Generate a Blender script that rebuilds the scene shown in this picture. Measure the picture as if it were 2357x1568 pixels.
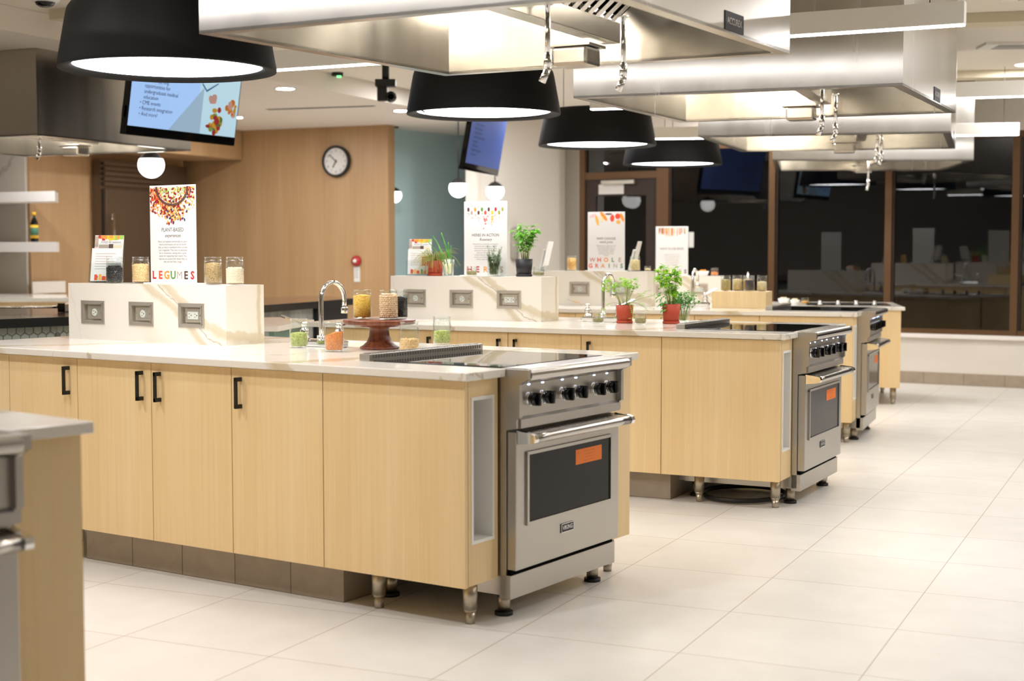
import bpy, bmesh, math, random
from mathutils import Matrix, Vector
for o in list(bpy.data.objects): bpy.data.objects.remove(o)
SC = bpy.context.scene
COL = SC.collection
# ------------------------------------------------------------------ camera, world, exposure
cd = bpy.data.cameras.new('camera'); cam = bpy.data.objects.new('camera', cd); COL.objects.link(cam)
cam.location = (0, 0, 1.34028)
cam.rotation_euler = (math.pi/2 - 0.061336, 0.00024, 0)
cd.sensor_width = 36.0; cd.lens = 3317.18/2357*36.0
cd.clip_start = 0.05; cd.clip_end = 100
cd.dof.use_dof = True; cd.dof.focus_distance = 6.8; cd.dof.aperture_fstop = 2.6
SC.camera = cam
w = bpy.data.worlds.new('night'); SC.world = w; w.use_nodes = True
w.node_tree.nodes['Background'].inputs[0].default_value = (.004, .005, .007, 1)
w.node_tree.nodes['Background'].inputs[1].default_value = 1.0
SC.view_settings.view_transform = 'Standard'; SC.view_settings.look = 'None'
SC.view_settings.gamma = 1.0; SC.view_settings.exposure = 1.22; SC.view_settings.use_curve_mapping = False
E_DRUM, E_LIN, E_HOOD, E_DOWN, E_GLOBE = 6.0, 7.5, 34.0, 220.0, 1.7

# ------------------------------------------------------------------ materials
def lin(c):
    return tuple(((x/255.0)/12.92 if x/255.0 <= .04045 else ((x/255.0+.055)/1.055)**2.4) for x in c) + (1.0,)
MATS = {}
def base(name, col, rough=.5, metal=0., spec=.5, emit=None, es=0., trans=0., coat=0.):
    m = bpy.data.materials.new(name); m.use_nodes = True; nt = m.node_tree
    b = nt.nodes['Principled BSDF']
    c = lin(col) if max(col) > 1.001 else tuple(col)+(1,)
    b.inputs['Base Color'].default_value = c
    b.inputs['Roughness'].default_value = rough; b.inputs['Metallic'].default_value = metal
    b.inputs['Specular IOR Level'].default_value = spec
    b.inputs['Coat Weight'].default_value = coat
    if emit:
        b.inputs['Emission Color'].default_value = lin(emit); b.inputs['Emission Strength'].default_value = es
    MATS[name] = m
    return m, nt, b
def N(nt, t, **kw):
    n = nt.nodes.new(t)
    for k, v in kw.items():
        if k.startswith('i_'):
            n.inputs[k[2:].replace('_', ' ')].default_value = v
        else: setattr(n, k, v)
    return n
def ramp(nt, stops):
    r = nt.nodes.new('ShaderNodeValToRGB'); e = r.color_ramp.elements
    while len(e) > 1: e.remove(e[-1])
    e[0].position = stops[0][0]; e[0].color = stops[0][1]
    for p, c in stops[1:]:
        x = e.new(p); x.color = c
    return r
def coords(nt, scale=(1, 1, 1), rot=(0, 0, 0), loc=(0, 0, 0)):
    tc = nt.nodes.new('ShaderNodeTexCoord'); mp = nt.nodes.new('ShaderNodeMapping')
    mp.inputs['Scale'].default_value = scale; mp.inputs['Rotation'].default_value = rot; mp.inputs['Location'].default_value = loc
    nt.links.new(tc.outputs['Object'], mp.inputs[0]); return mp
def noise(nt, vec, scale, detail=4, rough=.5):
    n = N(nt, 'ShaderNodeTexNoise'); n.inputs['Scale'].default_value = scale
    n.inputs['Detail'].default_value = detail; n.inputs['Roughness'].default_value = rough
    nt.links.new(vec.outputs[0], n.inputs['Vector']); return n
def bump(nt, b, src, strength=.2, dist=.002):
    bp = N(nt, 'ShaderNodeBump'); bp.inputs['Strength'].default_value = strength; bp.inputs['Distance'].default_value = dist
    nt.links.new(src, bp.inputs['Height']); nt.links.new(bp.outputs[0], b.inputs['Normal'])

def wood(name, c1, c2, c3, rough=.45):
    m, nt, b = base(name, c1, rough)
    mp = coords(nt, (60, 60, 1.3)); n = noise(nt, mp, 1.0, 6, .65)
    mp2 = coords(nt, (5, 5, .5)); n2 = noise(nt, mp2, 1.0, 3, .5)
    mx = N(nt, 'ShaderNodeMath', operation='MULTIPLY_ADD'); mx.inputs[1].default_value = .45
    nt.links.new(n2.outputs['Fac'], mx.inputs[0]); 
    ml = N(nt, 'ShaderNodeMath', operation='MULTIPLY'); ml.inputs[1].default_value = .55
    nt.links.new(n.outputs['Fac'], ml.inputs[0]); nt.links.new(ml.outputs[0], mx.inputs[2])
    r = ramp(nt, [(.36, lin(c3)), (.5, lin(c1)), (.64, lin(c2))])
    nt.links.new(mx.outputs[0], r.inputs[0]); nt.links.new(r.outputs[0], b.inputs['Base Color'])
    return m
wood('oak', (237, 207, 154), (241, 214, 165), (231, 199, 145))
wood('oak_wall', (180, 145, 104), (187, 153, 112), (172, 137, 96))
wood('walnut', (112, 60, 40), (150, 88, 58), (62, 30, 20), .3)
wood('pine_box', (236, 208, 156), (242, 216, 168), (226, 194, 140))

def veined(name, col, veins, rough=.18, mask=.40):
    m, nt, b = base(name, col, rough)
    prev = None
    cur = lin(col)
    rgb = N(nt, 'ShaderNodeRGB'); rgb.outputs[0].default_value = cur; prev = rgb.outputs[0]
    for (scale, rot, loc, thr, wd, vc, dist) in veins:
        mp = coords(nt, (1, 1, 1), rot, loc)
        nz = noise(nt, mp, dist[0], 5, .6)
        ad = N(nt, 'ShaderNodeVectorMath', operation='MULTIPLY_ADD')
        nt.links.new(nz.outputs['Color'], ad.inputs[0]); ad.inputs[1].default_value = (dist[1],)*3
        nt.links.new(mp.outputs[0], ad.inputs[2])
        sp = N(nt, 'ShaderNodeSeparateXYZ'); nt.links.new(ad.outputs[0], sp.inputs[0])
        sc = N(nt, 'ShaderNodeMath', operation='MULTIPLY'); sc.inputs[1].default_value = scale
        nt.links.new(sp.outputs['X'], sc.inputs[0])
        pp = N(nt, 'ShaderNodeMath', operation='PINGPONG'); pp.inputs[1].default_value = 1.0
        nt.links.new(sc.outputs[0], pp.inputs[0])
        r = ramp(nt, [(0, (0, 0, 0, 1)), (max(thr-wd, .001), (0, 0, 0, 1)), (thr, (1, 1, 1, 1)), (thr+wd*1.0, (.75, .75, .75, 1)), (thr+wd*1.25, (0, 0, 0, 1))])
        nt.links.new(pp.outputs[0], r.inputs[0])
        # break the veins up
        n2 = noise(nt, mp, 1.6, 2, .5)
        r2 = ramp(nt, [(mask, (0, 0, 0, 1)), (mask+.12, (1, 1, 1, 1))]); nt.links.new(n2.outputs['Fac'], r2.inputs[0])
        mu = N(nt, 'ShaderNodeMath', operation='MULTIPLY'); nt.links.new(r.outputs[0], mu.inputs[0]); nt.links.new(r2.outputs[0], mu.inputs[1])
        mx = N(nt, 'ShaderNodeMix', data_type='RGBA'); nt.links.new(mu.outputs[0], mx.inputs[0])
        nt.links.new(prev, mx.inputs[6]); mx.inputs[7].default_value = lin(vc); prev = mx.outputs[2]
    nt.links.new(prev, b.inputs['Base Color'])
    return m
V1 = (.9, (0, math.radians(42), .3), (.35, 0, .2), .5, .045, (206, 190, 158), (1.2, .5))
V2 = (1.3, (0, math.radians(48), .2), (.1, .3, 0), .3, .012, (196, 184, 160), (1.8, .6))
V3 = (.8, (.2, math.radians(-30), .5), (.7, .1, .4), .62, .007, (202, 190, 168), (2.2, .7))
veined('quartz', (236, 230, 219), [V1, V2, V3], .12)
RA = math.radians(56)
veined('quartz_riser', (236, 229, 216), [(1., (0, RA, 0), (0, 0, 0), .585, .022, (212, 199, 170), (2.5, .14)), (1., (0, RA, 0), (0, 0, 0), .675, .026, (210, 197, 168), (3.0, .16)),
    (1., (0, RA, 0), (0, 0, 0), .625, .0035, (184, 170, 144), (5, .12)), (1., (0, 0, -math.pi/2), (0, 0, 0), .235, .014, (210, 197, 168), (5, .05)), (1., (0, .5, 0), (.2, 0, .1), .40, .002, (196, 186, 166), (5, .2)), (1., (0, -.7, 0), (0, 0, 0), .95, .003, (200, 190, 170), (4, .2))], .2, .05)
veined('marble_wall', (204, 197, 184), [(1.1, (0, -.6, .2), (.2, 0, .1), .5, .03, (176, 170, 158), (1.5, .7))], .4)

def steel(name, col, rough, stretch=(1, 1, 90), amt=.12):
    m, nt, b = base(name, col, rough, 1.0)
    mp = coords(nt, stretch); n = noise(nt, mp, 1.4, 4, .6)
    r = ramp(nt, [(.3, (rough-amt*.5,)*3+(1,)), (.7, (rough+amt*.5,)*3+(1,))]); nt.links.new(n.outputs['Fac'], r.inputs[0])
    nt.links.new(r.outputs[0], b.inputs['Roughness'])
    return m
steel('steel', (220, 214, 204), .26, (40, 40, 1), .06)
steel('hood_steel', (200, 195, 186), .25, (5, 5, .3), .06)
base('steel_smooth', (196, 192, 186), .22, 1.0)
steel('range_steel', (190, 186, 179), .33, (2, 60, 60), .06)
base('steel_leg', (186, 176, 158), .35, 1.0)
base('outlet_steel', (206, 199, 186), .38, .75)
base('chrome', (235, 235, 235), .06, 1.0)
base('zinc', (190, 184, 172), .4, 1.0)
base('black_matte', (22, 22, 21), .5)
base('black_edge', (8, 9, 11), .35)
base('black_gloss', (6, 6, 7), .05, 0, .6)
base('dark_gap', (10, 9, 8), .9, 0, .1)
base('drum_black', (14, 14, 13), .6, 0, .25)
base('drum_inner', (96, 92, 86), .5)
base('oven_glass', (14, 11, 9), .12, 0, .22)
base('fridge_steel', (118, 108, 98), .22, .85)
base('ceramic_glass', (5, 5, 6), .02, 0, .9)
base('white_paint', (232, 228, 218), .6)
base('wall_white', (226, 219, 208), .65)
base('wall_grey', (150, 144, 132), .65)
base('ceiling_paint', (228, 220, 205), .8)
base('ceiling_soffit', (226, 218, 206), .8)
base('fascia_paint', (214, 203, 176), .8)
base('niche_white', (244, 241, 234), .5)
base('sill_white', (238, 232, 226), .4)
base('teal_wall', (186, 212, 214), .3)
base('teal_panel', (122, 164, 162), .4)
base('bronze', (98, 70, 42), .45, .35)
base('bronze_dark', (48, 33, 24), .5, .2)
base('plastic_white', (226, 226, 220), .4)
base('ivory_socket', (214, 218, 208), .4)
base('red_plastic', (170, 30, 30), .35)
base('paper', (224, 221, 216), .6)
base('print_grey', (140, 136, 132), .7)
base('print_dark', (70, 62, 58), .7)
base('orange_sticker', (240, 126, 44), .6)
base('terracotta', (180, 66, 38), .55)
base('pot_black', (34, 34, 36), .5)
base('soil', (40, 28, 20), .9)
base('bar_top', (92, 66, 46), .14)
base('ceramic_white', (240, 238, 232), .25)
base('vent_grey', (150, 146, 138), .6)
base('green_led', (60, 220, 90), .5, 0, .5, (90, 240, 110), 2.0)
base('led_blue', (190, 210, 255), .3, 0, .5, (170, 200, 255), 9.0)
base('screen_blue', (150, 190, 240), .3, 0, .5, (150, 186, 240), .30)
base('screen_blue_dim', (70, 90, 150), .3, 0, .5, (84, 104, 170), .16)
base('screen_grey', (140, 170, 196), .3, 0, .5, (140, 170, 196), .27)
base('screen_pale', (170, 205, 225), .3, 0, .5, (170, 205, 225), .28)
base('screen_text', (30, 50, 80), .5)
for n_, c_, s_ in (('lamp_drum', (250, 250, 255), E_DRUM), ('lamp_line', (250, 250, 255), E_LIN), ('lamp_hood', (255, 249, 238), E_HOOD),
                   ('lamp_down', (251, 251, 254), E_DOWN), ('lamp_globe', (255, 253, 248), E_GLOBE)):
    base(n_, (250, 250, 250), .5, 0, .3, c_, s_)
PALETTE = {'p_red': (190, 30, 40), 'p_tomato': (224, 72, 40), 'p_orange': (242, 146, 44), 'p_amber': (232, 176, 80), 'p_green': (92, 140, 60),
           'p_taupe': (178, 158, 140), 'p_brown': (92, 62, 54), 'p_maroon': (140, 30, 36), 'p_yellow': (240, 186, 40), 'p_cream': (232, 214, 178),
           'p_teal': (70, 120, 90), 'p_pink': (236, 190, 190), 'p_olive': (150, 156, 70), 'p_purple': (70, 50, 80), 'p_lightgreen': (150, 190, 80), 'p_blue': (40, 130, 200)}
for k_, c_ in PALETTE.items(): base(k_, c_, .6)

# floor tiles
m, nt, b = base('floor_tile', (222, 212, 198), .38)
mp = coords(nt); br = N(nt, 'ShaderNodeTexBrick'); br.offset = 0; br.squash = 1
br.inputs['Scale'].default_value = 1.0; br.inputs['Mortar Size'].default_value = .0022; br.inputs['Mortar Smooth'].default_value = .3
br.inputs['Brick Width'].default_value = .6096; br.inputs['Row Height'].default_value = .6096; br.inputs['Bias'].default_value = -.4
br.inputs['Color1'].default_value = lin((230, 226, 219)); br.inputs['Color2'].default_value = lin((225, 220, 212)); br.inputs['Mortar'].default_value = lin((176, 156, 138))
nt.links.new(mp.outputs[0], br.inputs['Vector'])
n = noise(nt, mp, 3.0, 6, .6); r = ramp(nt, [(.35, (.93, .925, .915, 1)), (.65, (1, 1, 1, 1))]); nt.links.new(n.outputs['Fac'], r.inputs[0])
mx = N(nt, 'ShaderNodeMix', data_type='RGBA', blend_type='MULTIPLY'); mx.inputs[0].default_value = 1
nt.links.new(br.outputs['Color'], mx.inputs[6]); nt.links.new(r.outputs[0], mx.inputs[7]); nt.links.new(mx.outputs[2], b.inputs['Base Color'])
# grey plinth / base tile
def tiles(name, c1, c2, mortar, wdt, hgt, ms):
    m, nt, b = base(name, c1, .5)
    tc = nt.nodes.new('ShaderNodeTexCoord'); sp = N(nt, 'ShaderNodeSeparateXYZ'); nt.links.new(tc.outputs['Object'], sp.inputs[0])
    cb = N(nt, 'ShaderNodeCombineXYZ'); nt.links.new(sp.outputs['X'], cb.inputs[0]); nt.links.new(sp.outputs['Z'], cb.inputs[1])
    br = N(nt, 'ShaderNodeTexBrick'); br.offset = 0; br.inputs['Scale'].default_value = 1; br.inputs['Mortar Size'].default_value = ms
    br.inputs['Brick Width'].default_value = wdt; br.inputs['Row Height'].default_value = hgt
    br.inputs['Color1'].default_value = lin(c1); br.inputs['Color2'].default_value = lin(c2); br.inputs['Mortar'].default_value = lin(mortar)
    nt.links.new(cb.outputs[0], br.inputs['Vector']); n = noise(nt, cb, 14, 5, .6)
    r = ramp(nt, [(.3, (.86, .86, .86, 1)), (.7, (1, 1, 1, 1))]); nt.links.new(n.outputs['Fac'], r.inputs[0])
    mx = N(nt, 'ShaderNodeMix', data_type='RGBA', blend_type='MULTIPLY'); mx.inputs[0].default_value = 1
    nt.links.new(br.outputs['Color'], mx.inputs[6]); nt.links.new(r.outputs[0], mx.inputs[7]); nt.links.new(mx.outputs[2], b.inputs['Base Color'])
tiles('plinth_tile', (168, 154, 136), (160, 147, 130), (110, 98, 84), .30, 1.0, .003)
tiles('base_tile', (176, 160, 140), (168, 152, 133), (138, 124, 108), .40, 1.0, .004)
m, nt, b = base('concrete_panel', (150, 150, 142), .6); mp = coords(nt, (6, 6, 2)); n = noise(nt, mp, 1.5, 5, .6)
r = ramp(nt, [(.35, lin((124, 126, 120))), (.65, lin((176, 178, 170)))]); nt.links.new(n.outputs['Fac'], r.inputs[0]); nt.links.new(r.outputs[0], b.inputs['Base Color'])
base('hex_tile', (176, 184, 172), .35); base('grout', (120, 118, 108), .8)

def grains(name, c1, c2, c3, scale, rough=.55, bs=.6):
    m, nt, b = base(name, c1, rough); mp = coords(nt)
    v = N(nt, 'ShaderNodeTexVoronoi'); v.inputs['Scale'].default_value = scale; nt.links.new(mp.outputs[0], v.inputs['Vector'])
    sp = N(nt, 'ShaderNodeSeparateColor'); nt.links.new(v.outputs['Color'], sp.inputs[0])
    r = ramp(nt, [(0, lin(c1)), (.5, lin(c2)), (1, lin(c3))]); nt.links.new(sp.outputs[0], r.inputs[0])
    r2 = ramp(nt, [(.0, (1, 1, 1, 1)), (.5, (.97, .97, .96, 1)), (.85, (.72, .66, .58, 1))]); nt.links.new(v.outputs['Distance'], r2.inputs[0])
    mx = N(nt, 'ShaderNodeMix', data_type='RGBA', blend_type='MULTIPLY'); mx.inputs[0].default_value = 1
    nt.links.new(r.outputs[0], mx.inputs[6]); nt.links.new(r2.outputs[0], mx.inputs[7]); nt.links.new(mx.outputs[2], b.inputs['Base Color'])
    iv = N(nt, 'ShaderNodeMath', operation='SUBTRACT'); iv.inputs[0].default_value = 1; nt.links.new(v.outputs['Distance'], iv.inputs[1])
    bump(nt, b, iv.outputs[0], bs, .003)
grains('green_peas', (176, 188, 84), (206, 212, 120), (136, 156, 56), 190)
grains('red_lentils', (240, 140, 52), (248, 162, 78), (228, 120, 40), 240)
grains('yellow_peas', (236, 184, 54), (246, 202, 86), (220, 160, 36), 200)
grains('brown_lentils', (186, 152, 100), (206, 174, 122), (154, 120, 74), 230)
grains('oats', (230, 202, 142), (242, 220, 170), (208, 178, 118), 200)
grains('wild_seed', (184, 158, 88), (202, 178, 110), (156, 130, 66), 220)
grains('black_rice', (40, 26, 30), (60, 42, 44), (26, 18, 22), 220)
grains('cream_flour', (240, 218, 168), (246, 228, 184), (232, 206, 150), 260)
grains('corn', (236, 176, 84), (246, 196, 110), (220, 150, 60), 170)
grains('dried_herb', (150, 140, 92), (176, 164, 116), (118, 108, 66), 260)
base('chickpea', (236, 198, 140), .5); base('white_bean', (238, 222, 194), .4); base('black_bean', (28, 26, 30), .25); base('pinto_bean', (232, 196, 156), .4)

def plant(name, c1, c2, rough=.45, sub=.0):
    m, nt, b = base(name, c1, rough); mp = coords(nt); n = noise(nt, mp, 22, 2, .5)
    r = ramp(nt, [(.35, lin(c1)), (.65, lin(c2))]); nt.links.new(n.outputs['Fac'], r.inputs[0]); nt.links.new(r.outputs[0], b.inputs['Base Color'])
    tl = N(nt, 'ShaderNodeBsdfTranslucent'); nt.links.new(r.outputs[0], tl.inputs[0]); mx = N(nt, 'ShaderNodeMixShader'); mx.inputs[0].default_value = .35
    nt.links.new(b.outputs[0], mx.inputs[1]); nt.links.new(tl.outputs[0], mx.inputs[2]); nt.links.new(mx.outputs[0], nt.nodes['Material Output'].inputs[0])
plant('basil_leaf', (84, 164, 40), (150, 208, 84)); plant('herb_leaf', (128, 200, 40), (190, 232, 84)); plant('parsley_leaf', (60, 150, 44), (110, 192, 70))
plant('rosemary_leaf', (64, 96, 52), (104, 136, 82)); plant('chive_blade', (168, 176, 84), (204, 200, 120)); plant('scallion_green', (60, 150, 50), (120, 190, 80)); plant('stem_green', (160, 190, 90), (190, 200, 120))
base('scallion_white', (226, 222, 170), .5)

def thin_glass(name, tint, gloss=.1, rough=.0, base_refl=.06):
    m = bpy.data.materials.new(name); m.use_nodes = True; nt = m.node_tree; nt.nodes.clear()
    out = N(nt, 'ShaderNodeOutputMaterial'); mx = N(nt, 'ShaderNodeMixShader'); tr = N(nt, 'ShaderNodeBsdfTransparent'); gl = N(nt, 'ShaderNodeBsdfGlossy')
    tr.inputs[0].default_value = lin(tint); gl.inputs['Roughness'].default_value = rough; gl.inputs[0].default_value = (1, 1, 1, 1)
    lw = N(nt, 'ShaderNodeLayerWeight'); lw.inputs[0].default_value = .35; lwp = N(nt, 'ShaderNodeMath', operation='POWER'); lwp.inputs[1].default_value = 2.5; nt.links.new(lw.outputs['Facing'], lwp.inputs[0]); lw = lwp
    ml = N(nt, 'ShaderNodeMath', operation='MULTIPLY_ADD'); ml.inputs[1].default_value = gloss; ml.inputs[2].default_value = base_refl; ml.use_clamp = True
    nt.links.new(lw.outputs[0], ml.inputs[0]); nt.links.new(ml.outputs[0], mx.inputs[0])
    nt.links.new(tr.outputs[0], mx.inputs[1]); nt.links.new(gl.outputs[0], mx.inputs[2]); nt.links.new(mx.outputs[0], out.inputs[0])
    MATS[name] = m
thin_glass('jar_glass', (251, 253, 252), .9, .05, .035)
thin_glass('acrylic', (250, 252, 252), .5, .02, .02)
thin_glass('window_glass', (150, 150, 150), 1.2, .01, .06)

# ------------------------------------------------------------------ mesh builder
class MB:
    def __init__(s): s.bm = bmesh.new(); s.mi = 0
    def _tag(s, faces, smooth=False):
        for f in faces: f.material_index = s.mi; f.smooth = smooth
    def box(s, a, b_, bev=0, mat=None):
        x0, y0, z0 = [min(a[i], b_[i]) for i in range(3)]; x1, y1, z1 = [max(a[i], b_[i]) for i in range(3)]
        g = bmesh.ops.create_cube(s.bm, size=1.0); vs = g['verts']
        for v in vs: v.co = Vector((x0+(v.co.x+.5)*(x1-x0), y0+(v.co.y+.5)*(y1-y0), z0+(v.co.z+.5)*(z1-z0)))
        fs = list({f for v in vs for f in v.link_faces})
        s._tag(fs)
        if bev > 0:
            es = list({e for v in vs for e in v.link_edges})
            r = bmesh.ops.bevel(s.bm, geom=es, offset=bev, segments=2, affect='EDGES', profile=.6)
            s._tag(r['faces'])
            vs = list({v for f in r['faces'] for v in f.verts} | {v for v in vs if v.is_valid})
        if mat is not None:
            for v in vs: v.co = mat @ v.co
        return s
    def cells(s, xs, ys, z0, z1, solid):
        """slab out of grid cells; solid(i,j) tells which ones exist"""
        nx, ny = len(xs)-1, len(ys)-1; V = {}
        def v(i, j, z):
            k = (i, j, z)
            if k not in V: V[k] = s.bm.verts.new((xs[i], ys[j], z))
            return V[k]
        for i in range(nx):
            for j in range(ny):
                if not solid(i, j): continue
                fs = [s.bm.faces.new((v(i, j, z1), v(i+1, j, z1), v(i+1, j+1, z1), v(i, j+1, z1))),
                      s.bm.faces.new((v(i, j+1, z0), v(i+1, j+1, z0), v(i+1, j, z0), v(i, j, z0)))]
                for di, dj, p, q in ((0, -1, (i, j), (i+1, j)), (1, 0, (i+1, j), (i+1, j+1)), (0, 1, (i+1, j+1), (i, j+1)), (-1, 0, (i, j+1), (i, j))):
                    a, b2 = i+di, j+dj
                    if not (0 <= a < nx and 0 <= b2 < ny and solid(a, b2)):
                        fs.append(s.bm.faces.new((v(*p, z0), v(*q, z0), v(*q, z1), v(*p, z1))))
                s._tag(fs)
        return s
    def prism(s, poly, z0, z1, mat=None, smooth=False):
        M = mat or Matrix.Identity(4)
        a = [s.bm.verts.new(M @ Vector((p[0], p[1], z0))) for p in poly]; c = [s.bm.verts.new(M @ Vector((p[0], p[1], z1))) for p in poly]
        n = len(poly); fs = [s.bm.faces.new(a[::-1]), s.bm.faces.new(c)]
        s._tag(fs)
        sd = [s.bm.faces.new((a[i], a[(i+1) % n], c[(i+1) % n], c[i])) for i in range(n)]; s._tag(sd, smooth)
        return s
    def lathe(s, prof, c=(0, 0, 0), seg=32, mat=None, closed=False, sx=1, sy=1):
        M = mat or Matrix.Identity(4); rings = []
        for (r, z) in prof:
            if r < 1e-6: rings.append([s.bm.verts.new(M @ Vector((c[0], c[1], c[2]+z)))])
            else: rings.append([s.bm.verts.new(M @ Vector((c[0]+sx*r*math.cos(2*math.pi*k/seg), c[1]+sy*r*math.sin(2*math.pi*k/seg), c[2]+z))) for k in range(seg)])
        fs = []
        pr = list(zip(rings, rings[1:]))
        if closed: pr.append((rings[-1], rings[0]))
        for A, B in pr:
            for k in range(seg):
                k2 = (k+1) % seg
                if len(A) == 1 and len(B) == 1: continue
                if len(A) == 1: fs.append(s.bm.faces.new((A[0], B[k2], B[k])))
                elif len(B) == 1: fs.append(s.bm.faces.new((A[k], A[k2], B[0])))
                else: fs.append(s.bm.faces.new((A[k], A[k2], B[k2], B[k])))
        s._tag(fs, True)
        return s
    def cyl(s, p, q, r, r2=None, seg=20):
        p, q = Vector(p), Vector(q); d = q-p; L = d.length
        M = Matrix.Translation(p) @ d.to_track_quat('Z', 'Y').to_matrix().to_4x4(); r2 = r if r2 is None else r2
        a = [s.bm.verts.new(M @ Vector((r*math.cos(2*math.pi*k/seg), r*math.sin(2*math.pi*k/seg), 0))) for k in range(seg)]
        c = [s.bm.verts.new(M @ Vector((r2*math.cos(2*math.pi*k/seg), r2*math.sin(2*math.pi*k/seg), L))) for k in range(seg)]
        s._tag([s.bm.faces.new(a[::-1]), s.bm.faces.new(c)])
        s._tag([s.bm.faces.new((a[k], a[(k+1) % seg], c[(k+1) % seg], c[k])) for k in range(seg)], True)
        return s
    def tube(s, pts, r, seg=10, r_end=None, cap=True):
        pts = [Vector(p) for p in pts]; n = len(pts); rings = []; up = None
        for i, p in enumerate(pts):
            t = (pts[min(i+1, n-1)]-pts[max(i-1, 0)]).normalized()
            if up is None:
                up = Vector((0, 0, 1)) if abs(t.z) < .9 else Vector((1, 0, 0))
            x = t.cross(up).normalized(); y = x.cross(t).normalized(); up = y
            rr = r if r_end is None else r+(r_end-r)*i/(n-1)
            rings.append([s.bm.verts.new(p + x*rr*math.cos(2*math.pi*k/seg)+y*rr*math.sin(2*math.pi*k/seg)) for k in range(seg)])
        fs = []
        for A, B in zip(rings, rings[1:]):
            for k in range(seg): fs.append(s.bm.faces.new((A[k], A[(k+1) % seg], B[(k+1) % seg], B[k])))
        s._tag(fs, True)
        if cap: s._tag([s.bm.faces.new(rings[0][::-1]), s.bm.faces.new(rings[-1])])
        return s
    def ball(s, c, r, sub=2, scl=(1, 1, 1), rot=None):
        M = Matrix.Translation(Vector(c)) @ (rot.to_4x4() if rot else Matrix.Identity(4)) @ Matrix.Diagonal((*[r*q for q in scl], 1))
        g = bmesh.ops.create_icosphere(s.bm, subdivisions=sub, radius=1.0, matrix=M)
        s._tag({f for v in g['verts'] for f in v.link_faces}, True); return s
    def quad(s, *ps):
        s._tag([s.bm.faces.new([s.bm.verts.new(Vector(p)) for p in ps])]); return s
    def disc(s, c, rx, rz, y, seg=14, ang=0):
        """flat printed ellipse in a plane y = const, facing -y"""
        ca, sa = math.cos(ang), math.sin(ang); vs = []
        for k in range(seg):
            a = -2*math.pi*k/seg; x, z = rx*math.cos(a), rz*math.sin(a)
            vs.append(s.bm.verts.new((c[0]+x*ca-z*sa, y, c[1]+x*sa+z*ca)))
        s._tag([s.bm.faces.new(vs)]); return s
    def leaf(s, p, d, L, Wd, up=Vector((0, 0, 1)), droop=.4, cup=.25, seg=4):
        p = Vector(p); d = Vector(d).normalized(); side = d.cross(up)
        if side.length < 1e-3: side = Vector((1, 0, 0))
        side.normalize(); nrm = side.cross(d).normalized(); rows = []
        for i in range(seg+1):
            t = i/seg; wd = Wd*.5*math.sin(math.pi*min(1, t*.92+.06))**.8
            c = p+d*L*t-nrm*L*droop*t*t
            rows.append([s.bm.verts.new(c-side*wd+nrm*wd*cup), s.bm.verts.new(c), s.bm.verts.new(c+side*wd+nrm*wd*cup)])
        fs = []
        for A, B in zip(rows, rows[1:]):
            fs += [s.bm.faces.new((A[0], A[1], B[1], B[0])), s.bm.faces.new((A[1], A[2], B[2], B[1]))]
        s._tag(fs, True); return s
    def text(s, txt, size, M, align='CENTER', ext=0., shear=0., sx=1.0, bold=0.):
        cu = bpy.data.curves.new('t', 'FONT'); cu.body = txt; cu.size = size; cu.align_x = align; cu.align_y = 'CENTER'; cu.extrude = ext; cu.offset = bold*size; cu.shear = shear; cu.resolution_u = 2
        o = bpy.data.objects.new('t', cu); COL.objects.link(o)
        me = bpy.data.meshes.new_from_object(o.evaluated_get(bpy.context.evaluated_depsgraph_get()))
        mm = M @ Matrix.Diagonal((sx, 1, 1, 1)); vs = [s.bm.verts.new(mm @ v.co) for v in me.vertices]
        fs = []
        for p in me.polygons:
            try: fs.append(s.bm.faces.new([vs[i] for i in p.vertices]))
            except ValueError: pass
        s._tag(fs)
        bpy.data.objects.remove(o); bpy.data.meshes.remove(me); bpy.data.curves.remove(cu); return s
    def mesh(s, name, mats, fix=True):
        if fix: bmesh.ops.recalc_face_normals(s.bm, faces=s.bm.faces)
        me = bpy.data.meshes.new(name); s.bm.to_mesh(me); s.bm.free()
        for m_ in ([mats] if isinstance(mats, str) else mats): me.materials.append(MATS[m_])
        return me
CACHE = {}
def cached(key, fn, mats, fix=True):
    if key not in CACHE: CACHE[key] = fn().mesh(key, mats, fix)
    return CACHE[key]
def link(name, me, parent=None, loc=(0, 0, 0), rot=(0, 0, 0), M=None):
    o = bpy.data.objects.new(name, me); COL.objects.link(o)
    if parent is not None: o.parent = parent
    if M is not None: o.matrix_local = M
    else: o.location = loc; o.rotation_euler = rot
    return o
def part(name, mb, mats, parent, fix=True, **kw): return link(name, mb.mesh(name, mats, fix), parent, **kw)
def tag(o, label, cat, group=None, kind=None):
    o['label'] = label; o['category'] = cat
    if group: o['group'] = group
    if kind: o['kind'] = kind
    return o
def thing(name, label, cat, M, group=None):
    o = bpy.data.objects.new(name, None); COL.objects.link(o); o.matrix_world = M; o.empty_display_size = .05
    return tag(o, label, cat, group)
def struct(name, mb, mats, parent=None, **kw):
    o = part(name, mb, mats, parent, **kw)
    if parent is None: o['kind'] = 'structure'
    return o
T = Matrix.Translation
def RZ(a): return Matrix.Rotation(a, 4, 'Z')
def RX(a): return Matrix.Rotation(a, 4, 'X')
def RY(a): return Matrix.Rotation(a, 4, 'Y')
FACE = RX(math.pi/2)     # text lying in XY -> upright, facing -Y

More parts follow.
